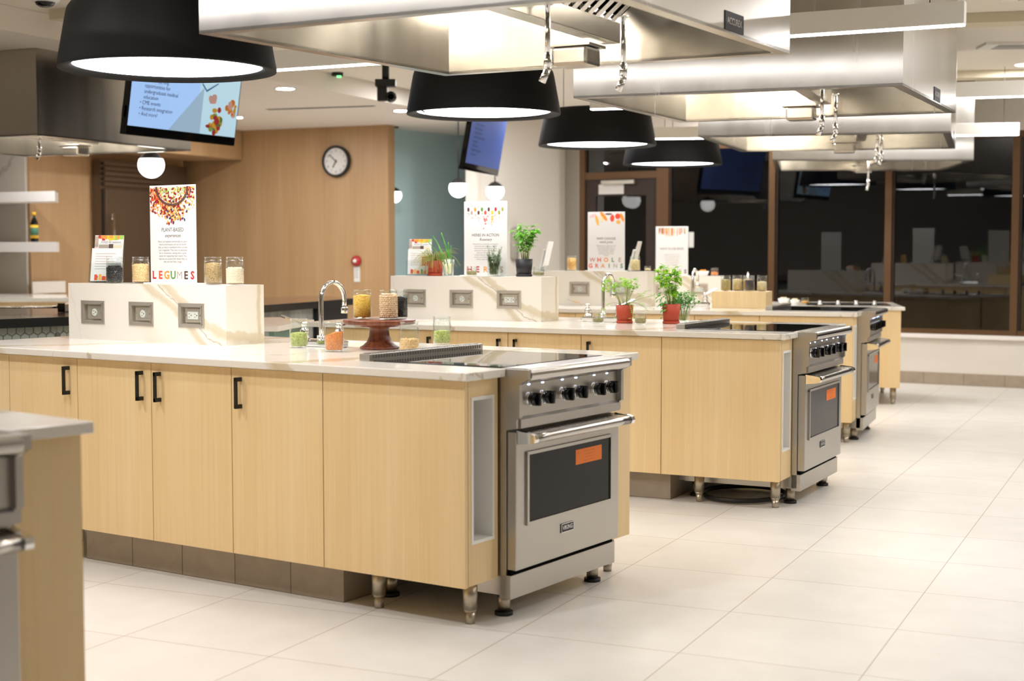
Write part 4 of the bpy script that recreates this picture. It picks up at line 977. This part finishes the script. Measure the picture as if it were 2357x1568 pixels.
# ------------------------------------------------------------------ signs
PAL = list(PALETTE)
def pm(n): return PAL.index(n)
def sign(k, u, v, z, word, title, script, lines, art, lab):
    t = thing('table_sign', lab, 'sign', IM(k, u, v, z), 'white standing ingredient signs')
    W_, H_ = .304, .465
    part('board', MB().box((-W_/2, 0, .004), (W_/2, .006, H_), .0015), 'paper', t)
    part('base_plate', MB().box((-.165, -.035, 0), (.165, .05, .006), .001), 'plastic_white', t)
    y = -.0006
    m = MB(); rows = word.split('|'); size = .052 if len(rows) == 1 else .046
    cols = [['p_red', 'p_tomato', 'p_orange', 'p_green', 'p_taupe', 'p_brown', 'p_red'], ['p_tomato', 'p_tomato', 'p_orange', 'p_green', 'p_taupe', 'p_teal']]
    for ri, row in enumerate(rows):
        n = len(row); span = W_*.84 if n > 5 else W_*.74
        for i, ch in enumerate(row):
            c = cols[min(ri, 1)] if len(rows) > 1 else (cols[0] if n == 7 else ['p_red', 'p_red', 'p_orange', 'p_green', 'p_taupe', 'p_brown'])
            m.mi = pm(c[i % len(c)])
            m.text(ch, size, T((-span/2+span*i/(n-1), y, .040+(len(rows)-1-ri)*.047)) @ FACE, bold=.0 if ch in 'MW' else (.012 if ch in 'NRA' else .03))
    part('coloured_letters', m, PAL, t, fix=False)
    m = MB(); m.text(title, .026, T((0, y, .255)) @ FACE, sx=.9); m.text(script, .024, T((0, y, .228)) @ FACE, shear=.4, sx=.9); part('heading', m, 'print_dark', t, fix=False)
    m = MB(); n = len(lines); zt_ = .200; zb_ = .105 if len(rows) == 1 else .125
    for i, l in enumerate(lines): m.text(l, .0125, T((0, y, zt_-(zt_-zb_)*i/(n-1))) @ FACE, sx=.92)
    part('small_print', m, 'print_grey', t, fix=False)
    m = MB(); rnd = random.Random(k*5+1); art(m, rnd, y); part('printed_picture', m, PAL, t, fix=False)
    return t
def art_beans(m, rnd, y):
    kk = 0
    for i in range(1250):
        x = rnd.uniform(-.145, .145); z = rnd.uniform(.275, .458)
        lim = .285+.075*abs(x/.145)**1.5+rnd.uniform(-.01, .035)*(1+abs(x)*6)
        if z < lim or abs(x) > .146: continue
        inb = (x/.098)**2+((z-.475)/.085)**2 < 1
        if x > .08 and z < .40 and rnd.random() < .6: continue
        if inb: c = rnd.choice(['p_lightgreen', 'p_cream', 'p_amber', 'p_olive', 'p_maroon', 'p_cream'])
        elif x < -.04: c = rnd.choice(['p_tomato', 'p_orange', 'p_tomato', 'p_amber', 'p_orange', 'p_maroon'])
        else: c = rnd.choice(['p_maroon', 'p_amber', 'p_orange', 'p_cream', 'p_amber', 'p_orange', 'p_purple', 'p_amber'])
        m.mi = pm(c); kk += 1
        big = c in ('p_maroon', 'p_purple', 'p_red')
        m.disc((x, min(z, .452)), .0085 if big else .0050, .0052 if big else .0038, y-.000001*kk, 8, rnd.uniform(0, 3))
    m.mi = pm('p_brown')
    for i in range(24):
        a0, a1 = math.pi+math.pi*i/24*.999, math.pi+math.pi*(i+1)/24
        q = lambda a, r1: (min(max(r1*1.0*math.cos(a), -.148), .148), y-.002, .458+r1*.82*math.sin(a))
        m.quad(q(a0, .098), q(a0, .111), q(a1, .111), q(a1, .098))
def art_spoons(m, rnd, y):
    cols = ['p_brown', 'p_taupe', 'p_orange', 'p_brown', 'p_green', 'p_tomato', 'p_brown', 'p_yellow', 'p_red', 'p_olive', 'p_olive']; kk = 0
    for i, c in enumerate(cols):
        x = -.12+.024*i; z = .415 if i % 2 == 0 else .395
        m.mi = pm('p_taupe'); m.quad((x-.0008, y, z+.012), (x+.0008, y, z+.012), (x+.0008, y, .452), (x-.0008, y, .452))
        m.mi = pm(c); m.disc((x, z), .0085, .0135, y-.0003, 12)
        for j in range(16):
            kk += 1; big = c in ('p_tomato', 'p_yellow')
            m.disc((x+rnd.gauss(0, .007), z-.022-abs(rnd.gauss(0, .016 if not big else .022))), .0034 if big else .0016, .004 if big else .0016, y-.0004-.000002*kk, 6)
    for i in range(50):
        m.mi = pm(rnd.choice(['p_green', 'p_pink', 'p_taupe', 'p_teal'])); m.disc((rnd.uniform(-.13, .13), rnd.uniform(.43, .455)), .002, .0016, y-.0007-.000002*i, 6)
def art_almond(m, rnd, y):
    for i, (x, z, rx, rz, a, c) in enumerate(((-.02, .43, .045, .014, -.9, 'p_orange'), (-.075, .40, .012, .045, .25, 'p_amber'), (.05, .415, .017, .028, -.1, 'p_tomato'), (.095, .43, .022, .022, 0, 'p_tomato'), (.13, .42, .012, .035, .4, 'p_orange'), (.10, .385, .018, .016, 0, 'p_amber'), (-.11, .435, .03, .012, .3, 'p_pink'), (.02, .448, .03, .006, 0, 'p_brown'), (-.04, .41, .016, .03, .5, 'p_cream'))):
        m.mi = pm(c); m.disc((x, z), rx, min(rz, .452-z if z+rz > .455 else rz), y-.00005*i, 16, a)
def art_sticks(m, rnd, y):
    for i in range(70):
        x = rnd.uniform(-.13, .13); L = rnd.uniform(.03, .085)*(1-.3*abs(x)/.13); m.mi = pm(rnd.choice(['p_tomato', 'p_orange', 'p_brown', 'p_amber', 'p_pink', 'p_taupe']))
        m.quad((x-.003, y-.00001*i, .448-L), (x+.003, y-.00001*i, .448-L+.004), (x+.003, y-.00001*i, .452), (x-.003, y-.00001*i, .452))
sign(1, -2.179, .70, R1, 'LEGUMES', 'PLANT-BASED', 'experiences', ['Beans and legumes nutritionally are plant-', 'based powerhouses and can do double', "duty, as they're considered both a protein", 'and a vegetable! They have no saturated', 'fat or cholesterol, making them a great', 'option for supporting heart health. Plus,', 'legumes are packed with dietary fiber to', 'help you feel fuller, longer.'], art_beans, 'white sign spelling LEGUMES with a picture of scattered beans')
sign(2, -2.109, .73, RT[2], 'HERBS', 'HERBS IN ACTION', 'Rosemary', ['Rosemary is a wonderful, woody herb', 'commonly used in a wide array of', 'mediterranean dishes and has been', 'valued for its taste and aroma for', 'centuries. Rosemary leaves', 'contain vitamins and compounds', 'known to be helpful for the brain', 'and for supporting memory'], art_spoons, 'white sign spelling HERBS with a picture of spice spoons')
sign(3, -2.009, .70, RT[3], 'WHOLE|GRAINS', 'WHY CHOOSE', 'whole grains', ['Whole grains are a good source of', 'fiber and they can be a part of', 'every meal during the day and', 'make a filling choice at lunch', 'as well as a side for dinner', 'with plenty of vitamins and', 'minerals'], art_almond, 'white sign spelling WHOLE GRAINS with a picture of nuts')
sign(4, -2.04, .70, RT[4], 'SPICES', 'WAYS TO USE SPICES', '', ['Add spices to a meal to make it', 'more colorful and flavorful while', 'using less salt and less sugar', 'in the kitchen every day and', 'try a pinch in soups and stews', 'or on roasted vegetables'], art_sticks, 'farthest white sign, spelling SPICES')

# ------------------------------------------------------------------ leaflet holders
def leaflets(M, lab, rz=0, text=True):
    t = thing('leaflet_holder', lab, 'leaflet holder', M @ RZ(rz) @ Matrix.Diagonal((.72, .8, .84, 1)), 'clear leaflet holders with leaflets')
    tilt = RX(math.radians(-14))
    part('stand', MB().box((-.115, -.002, 0), (.115, .001, .12), 0, T((0, -.06, .002)) @ tilt).box((-.115, .0, 0), (.115, .003, .235), 0, T((0, -.035, .002)) @ tilt).box((-.115, -.06, 0), (.115, .06, .003))
         .box((-.118, -.002, 0), (-.115, .026, .12), 0, T((0, -.06, .002)) @ tilt), 'acrylic', t)
    pg = part('leaflet', MB().box((-.105, -.022, .004), (.105, -.003, .20), 0, T((0, -.035, .002)) @ tilt), 'paper', t)
    M1 = T((0, -.035, .002)) @ tilt
    up = part('rear_leaflet', MB().box((-.10, .004, .05), (.10, .010, .285), 0, M1), 'paper', t)
    def pr(x, z, yy): return M1 @ Vector((x, yy, z))
    m = MB(); rnd = random.Random(5)
    def q(x0, x1, z0, z1, c, yy):
        m.mi = pm(c); m.quad(pr(x0, z0, yy), pr(x1, z0, yy), pr(x1, z1, yy), pr(x0, z1, yy))
    q(-.10, -.075, .21, .28, 'p_taupe', .0035); q(-.10, -.075, .205, .215, 'p_pink', .0033)
    for i in range(46):
        x = rnd.uniform(-.07, .097); s_ = rnd.uniform(.005, .011)
        c = 'p_red' if x < -.02 else ('p_yellow' if x < .03 else 'p_lightgreen'); c = rnd.choice([c, c, 'p_orange'])
        q(x-s_, x+s_, .285-s_*1.6-rnd.random()*.015, .284, c, .0036-.00002*i)
    q(.01, .09, .205, .225, 'p_cream', .0034); q(-.07, 0, .203, .228, 'p_taupe', .0034); q(.0, .03, .205, .232, 'p_brown', .0032)
    for i in range(7): q(-.08, .06-.02*(i % 3), .165-i*.015, .168-i*.015, 'p_taupe', -.0225)
    for i in range(24):
        x = rnd.uniform(-.095, .095); s_ = rnd.uniform(.005, .012); q(x-s_, x+s_, .008, .02+rnd.random()*.025, rnd.choice(['p_green', 'p_lightgreen', 'p_amber', 'p_tomato', 'p_cream']), -.0226-.00002*i)
    if not text: q(.02, .07, .07, .14, 'p_red', -.024)
    part('leaflet_pictures', m, PAL, pg, fix=False)
    m = MB(); m.text('FOOD AS medicine', .017, M1 @ T((.012, .0032, .243)) @ FACE, shear=.2); part('leaflet_title', m, 'print_dark', up, fix=False)
leaflets(IM(1, -2.67, .735, R1), 'clear holder of food leaflets at the left end of the LEGUMES outlet block', math.radians(30))
leaflets(IM(2, -2.60, .76, RT[2]), 'clear holder of leaflets left of the chive pot on the HERBS outlet block', math.radians(24), False)
leaflets(IM(3, -2.51, .72, RT[3]), 'clear leaflet holder seen edge on, at the left end of the WHOLE GRAINS outlet block', math.radians(-88))
leaflets(IM(3, -1.785, .765, RT[3]), 'clear leaflet holder seen edge on, just right of the WHOLE GRAINS sign', math.radians(-86))

# ------------------------------------------------------------------ pots and herbs
def pot(t, matn, r=.047, h=.088):
    part('pot', MB().lathe([(0, .012), (r*.84, .012), (r, h), (r*.96, h), (r*.82, .02), (0, .02)], seg=40), matn, t)
    part('saucer', MB().lathe([(0, 0), (r*.86, 0), (r*.92, .003), (r*.93, .014), (r*.86, .016), (r*.82, .006), (0, .006)], seg=40), matn, t)
    part('soil', MB().lathe([(0, h-.006), (r*.93, h-.010)], seg=24), 'soil', t)
def spray(seed, n, spread, hgt, base_z, br0, stem_r, leaf_fn, leafmat, t, stem_mat='stem_green', lean=(0, 0), name='foliage'):
    rnd = random.Random(seed); ms = MB(); ml = MB()
    for i in range(n):
        a = rnd.uniform(0, 2*math.pi); r0 = br0*math.sqrt(rnd.random()); p0 = Vector((r0*math.cos(a), r0*math.sin(a), base_z))
        sp = spread*rnd.uniform(.25, 1); H = hgt*rnd.uniform(.65, 1.0)
        p2 = p0+Vector((sp*math.cos(a)+lean[0], sp*math.sin(a)+lean[1], H)); p1 = p0+Vector((sp*.25*math.cos(a), sp*.25*math.sin(a), H*.6))
        pts = [p0*(1-s)**2+p1*2*s*(1-s)+p2*s*s for s in [j/6 for j in range(7)]]
        ms.tube(pts, stem_r, 5, stem_r*.5); leaf_fn(ml, rnd, pts)
    part('stems', ms, stem_mat, t); part(name, ml, leafmat, t, fix=False)
def basil_leaves(m, rnd, pts):
    for j in range(2, 7):
        if j < 4 and rnd.random() < .5: continue
        nl = 5 if j == 6 else 3
        for q in range(nl):
            a = rnd.uniform(0, 6.28); L = rnd.uniform(.024, .042)
            m.leaf(pts[j]+Vector((0, 0, rnd.uniform(-.008, .006))), (math.cos(a), math.sin(a), rnd.uniform(-.3, .7)), L, L*.62, droop=rnd.uniform(.1, .6))
def tiny_leaves(m, rnd, pts):
    for j in (5, 6, 6):
        for q in range(4):
            a = rnd.uniform(0, 6.28); L = rnd.uniform(.012, .020)
            m.leaf(pts[j]+Vector((rnd.gauss(0, .006), rnd.gauss(0, .006), rnd.gauss(0, .006))), (math.cos(a), math.sin(a), rnd.uniform(-.2, .6)), L, L*1.0, droop=.3)
def parsley_leaves(m, rnd, pts):
    for j in (4, 5, 6, 6):
        for q in range(7):
            a = rnd.uniform(0, 6.28); L = rnd.uniform(.010, .018)
            m.leaf(pts[j]+Vector((rnd.gauss(0, .011), rnd.gauss(0, .011), rnd.gauss(0, .008))), (math.cos(a), math.sin(a), rnd.uniform(-.4, .6)), L, L*.7, droop=.3)
def needles(m, rnd, pts):
    for j in range(1, 7):
        for q in range(12):
            a = rnd.uniform(0, 6.28); L = rnd.uniform(.014, .024); p = pts[j-1].lerp(pts[j], rnd.random()); m.leaf(p, (math.cos(a), math.sin(a), rnd.uniform(.2, 1.2)), L, .003, droop=.1, seg=2)
# second island worktop
t = thing('potted_herb', 'leggy pale herb in a terracotta coloured pot, left of the taller basil', 'potted plant', IM(2, -1.150, .68, .92), 'potted herbs'); pot(t, 'terracotta', .053, .108)
spray(11, 24, .10, .16, .10, .035, .0013, tiny_leaves, 'herb_leaf', t, lean=(-.03, 0)); 
rnd = random.Random(4); ms = MB(); ml = MB()
for (dx, dy, dz, n) in ((-.13, -.02, -.05, 3), (.14, -.02, -.03, 4), (.06, -.06, -.06, 4), (.17, .0, .06, 4), (.12, .02, .09, 3)):
    p0 = Vector((.02*math.copysign(1, dx), -.01, .105)); p2 = p0+Vector((dx, dy, dz)); p1 = p0+Vector((dx*.45, dy*.6, .05))
    pts = [p0*(1-s)**2+p1*2*s*(1-s)+p2*s*s for s in [j/8 for j in range(9)]]; ms.tube(pts, .0013, 5)
    for j in range(5, 9):
        for q in range(3):
            a = rnd.uniform(0, 6.28); ml.leaf(pts[j]+Vector((rnd.gauss(0, .008), rnd.gauss(0, .008), rnd.gauss(0, .008))), (math.cos(a), math.sin(a), .3), .018, .018, droop=.3)
part('trailing_stems', ms, 'stem_green', t); part('trailing_leaves', ml, 'herb_leaf', t, fix=False)
t = thing('potted_basil', 'tall leafy basil in a terracotta coloured pot on the worktop of the HERBS island', 'potted plant', IM(2, -.880, .74, .92), 'potted herbs'); pot(t, 'terracotta', .054, .116)
spray(21, 20, .06, .235, .108, .03, .0018, basil_leaves, 'herb_leaf', t, lean=(-.025, 0))
rnd = random.Random(9); ml = MB()
for i in range(90):
    a = rnd.uniform(1.6, 4.6); rr = rnd.uniform(.05, .10); ml.leaf((rr*math.cos(a), rr*math.sin(a)*.6-.01, .12+rnd.gauss(0, .035)), (math.cos(a), math.sin(a), -.2), rnd.uniform(.012, .022), .014, droop=.4)
part('lower_foliage', ml, 'parsley_leaf', t, fix=False)
t = thing('parsley_jar', 'glass jar of fresh parsley behind the terracotta basil pot', 'jar', IM(2, -.865, .90, .92)); link('glass', CACHE['jarg_0.041_0.128'], t)
spray(31, 26, .085, .17, .012, .02, .0016, parsley_leaves, 'parsley_leaf', t)
def smalljar(M, lab, what, h=.062, r=.034, fill=.5): jar(M, lab, fill, what, r, h, group='small glass jars', seed=31)
smalljar(IM(2, -1.262, .545, .92), 'small low jar in front of the faucet, left of the leggy herb pot', 'dried_herb')
smalljar(IM(2, -.995, .545, .92), 'small low jar of ground spice between the two terracotta pots', 'dried_herb', fill=.62)
# second island riser
R2 = RT[2]
t = thing('potted_chives', 'drooping pale chives in a terracotta pot on the HERBS outlet block', 'potted plant', IM(2, -2.455, .70, R2), 'potted herbs'); pot(t, 'terracotta', .052, .096)
rnd = random.Random(77); m = MB()
for i in range(230):
    a = rnd.uniform(0, 6.28); r0 = rnd.uniform(0, .04); sp = rnd.uniform(.03, .13); H = rnd.uniform(.03, .12); dr_ = rnd.uniform(.0, .12)
    p0 = Vector((r0*math.cos(a), r0*math.sin(a), .088)); p1 = p0+Vector((sp*.5*math.cos(a), sp*.5*math.sin(a), H)); p2 = p0+Vector((sp*math.cos(a), sp*math.sin(a), H*.7-dr_))
    p2.z = max(p2.z, .01)
    m.tube([p0*(1-s)**2+p1*2*s*(1-s)+p2*s*s for s in [j/6 for j in range(7)]], .0013, 4, .0006, cap=False)
part('foliage', m, 'chive_blade', t)
t = thing('scallion_glass', 'glass of green scallions left of the HERBS sign', 'jar', IM(2, -2.335, .655, R2)); part('glass', MB().lathe([(0, .003), (.034, .003), (.040, .105), (.0375, .105), (.032, .007), (0, .007)], seg=36), 'jar_glass', t)
m = MB(); m2 = MB()
for (x, y, dx, dy, H, r_) in ((.0, .0, -.11, 0, .24, .005), (.01, .01, -.075, .02, .26, .0055), (-.01, 0, -.13, 0, .20, .004), (.012, -.008, -.005, 0, .20, .0045), (.018, 0, .005, 0, .18, .004), (0, -.01, -.05, -.02, .17, .004)):
    p0 = Vector((x, y, .012)); p2 = p0+Vector((dx, dy, H)); p1 = p0+Vector((dx*.15, dy*.1, H*.5)); pts = [p0*(1-s)**2+p1*2*s*(1-s)+p2*s*s for s in [j/8 for j in range(9)]]
    m2.tube(pts[:4], r_*1.1, 8); m.tube(pts[3:], r_, 8, r_*.6)
part('green_tops', m, 'scallion_green', t); part('white_ends', m2, 'scallion_white', t)
smalljar(IM(2, -2.160, .645, R2), 'small low jar of dried herbs in front of the HERBS sign', 'dried_herb')
smalljar(IM(2, -1.725, .70, R2), 'small low jar at the right end of the HERBS outlet block', 'dried_herb', fill=.4)
t = thing('rosemary_jar', 'glass jar stuffed with rosemary sprigs in front of the right half of the HERBS sign', 'jar', IM(2, -2.005, .645, R2)); link('glass', CACHE['jarg_0.041_0.128'], t)
spray(41, 22, .035, .125, .012, .022, .0014, needles, 'rosemary_leaf', t, name='needles'); spray(43, 7, .06, .19, .012, .02, .0014, needles, 'rosemary_leaf', t, name='needles')
t = thing('potted_basil', 'bushy basil in a black pot near the right end of the HERBS outlet block', 'potted plant', IM(2, -1.825, .70, R2), 'potted herbs'); pot(t, 'pot_black', .054, .108)
spray(51, 16, .065, .215, .10, .03, .002, basil_leaves, 'basil_leaf', t)
# third island
R3 = RT[3]
jar(J(3, -2.293, .70, R3), 'jar of yellow corn left of the WHOLE GRAINS sign', .82, 'corn', r=.038, h=.120, seed=12)
jar(J(3, -1.75, .625, R3), 'jar of pale oats right of the WHOLE GRAINS sign', .74, 'oats', r=.040, h=.118, seed=13)
smalljar(IM(3, -1.675, .72, R3), 'tiny low jar beside the oats jar on the WHOLE GRAINS outlet block', 'cream_flour', h=.04, r=.026)
t = tag(link('wooden_riser_box', MB().box((-.205, -.12, 0), (.205, .12, .125), .003).mesh('wooden_riser_box', 'pine_box'), M=IM(3, -.905, .60, .92)), 'pale wooden block with grain jars standing on it, on the WHOLE GRAINS worktop', 'display block')
for (u, v, w_, lab, fl) in ((-1.02, .55, 'wild_seed', 'jar of greenish brown seeds, leftmost on the pale wooden block', .72), (-.955, .66, 'oats', 'jar of pale grain behind and right of the seed jar on the wooden block', .74), (-.873, .655, 'corn', 'jar of yellow grain half hidden behind the dark rice jar', .74),
                         (-.835, .53, 'black_rice', 'jar of dark rice at the front of the pale wooden block', .72), (-.755, .60, 'cream_flour', 'jar of cream coloured flour at the right end of the wooden block', .60)):
    jar(IM(3, u, v, 1.045), lab, fl, w_, r=.038, h=.118, seed=int(-u*100))
# fourth island
R4 = RT[4]
def bowl(M, lab, r=.06, h=.05, stuff=None):
    t = thing('bowl', lab, 'bowl', M, 'white bowls')
    part('dish', MB().lathe([(0, .002), (r*.7, 0), (r, h), (r*.95, h), (r*.66, .008), (0, .008)], seg=32), 'ceramic_white', t)
    if stuff:
        m = MB(); rnd = random.Random(3)
        for i in range(14): m.ball((rnd.uniform(-.5, .5)*r, rnd.uniform(-.5, .5)*r, h*.8+rnd.random()*.012), .012, 2)
        c = part('contents', m, stuff, t); c['kind'] = 'stuff'
bowl(IM(4, -1.745, .70, R4), 'white bowl of orange pieces on the SPICES outlet block', .055, .045, 'p_orange')
jar(IM(4, -1.64, .72, R4), 'low jar of orange spice at the right end of the SPICES outlet block', .45, 'red_lentils', r=.036, h=.075, seed=15)
bowl(IM(4, -1.0, .62, .86), 'white bowl beside the faucet on the SPICES worktop', .055, .05, 'p_cream')
bowl(IM(4, -.90, .52, .86), 'smaller white bowl left of the flat black cooktop on the SPICES worktop', .045, .04, 'p_cream')
smalljar(IM(4, -.81, .50, .86), 'small jar beside the flat black cooktop on the SPICES worktop', 'corn', h=.06, r=.036)
print('objects', len(bpy.data.objects))
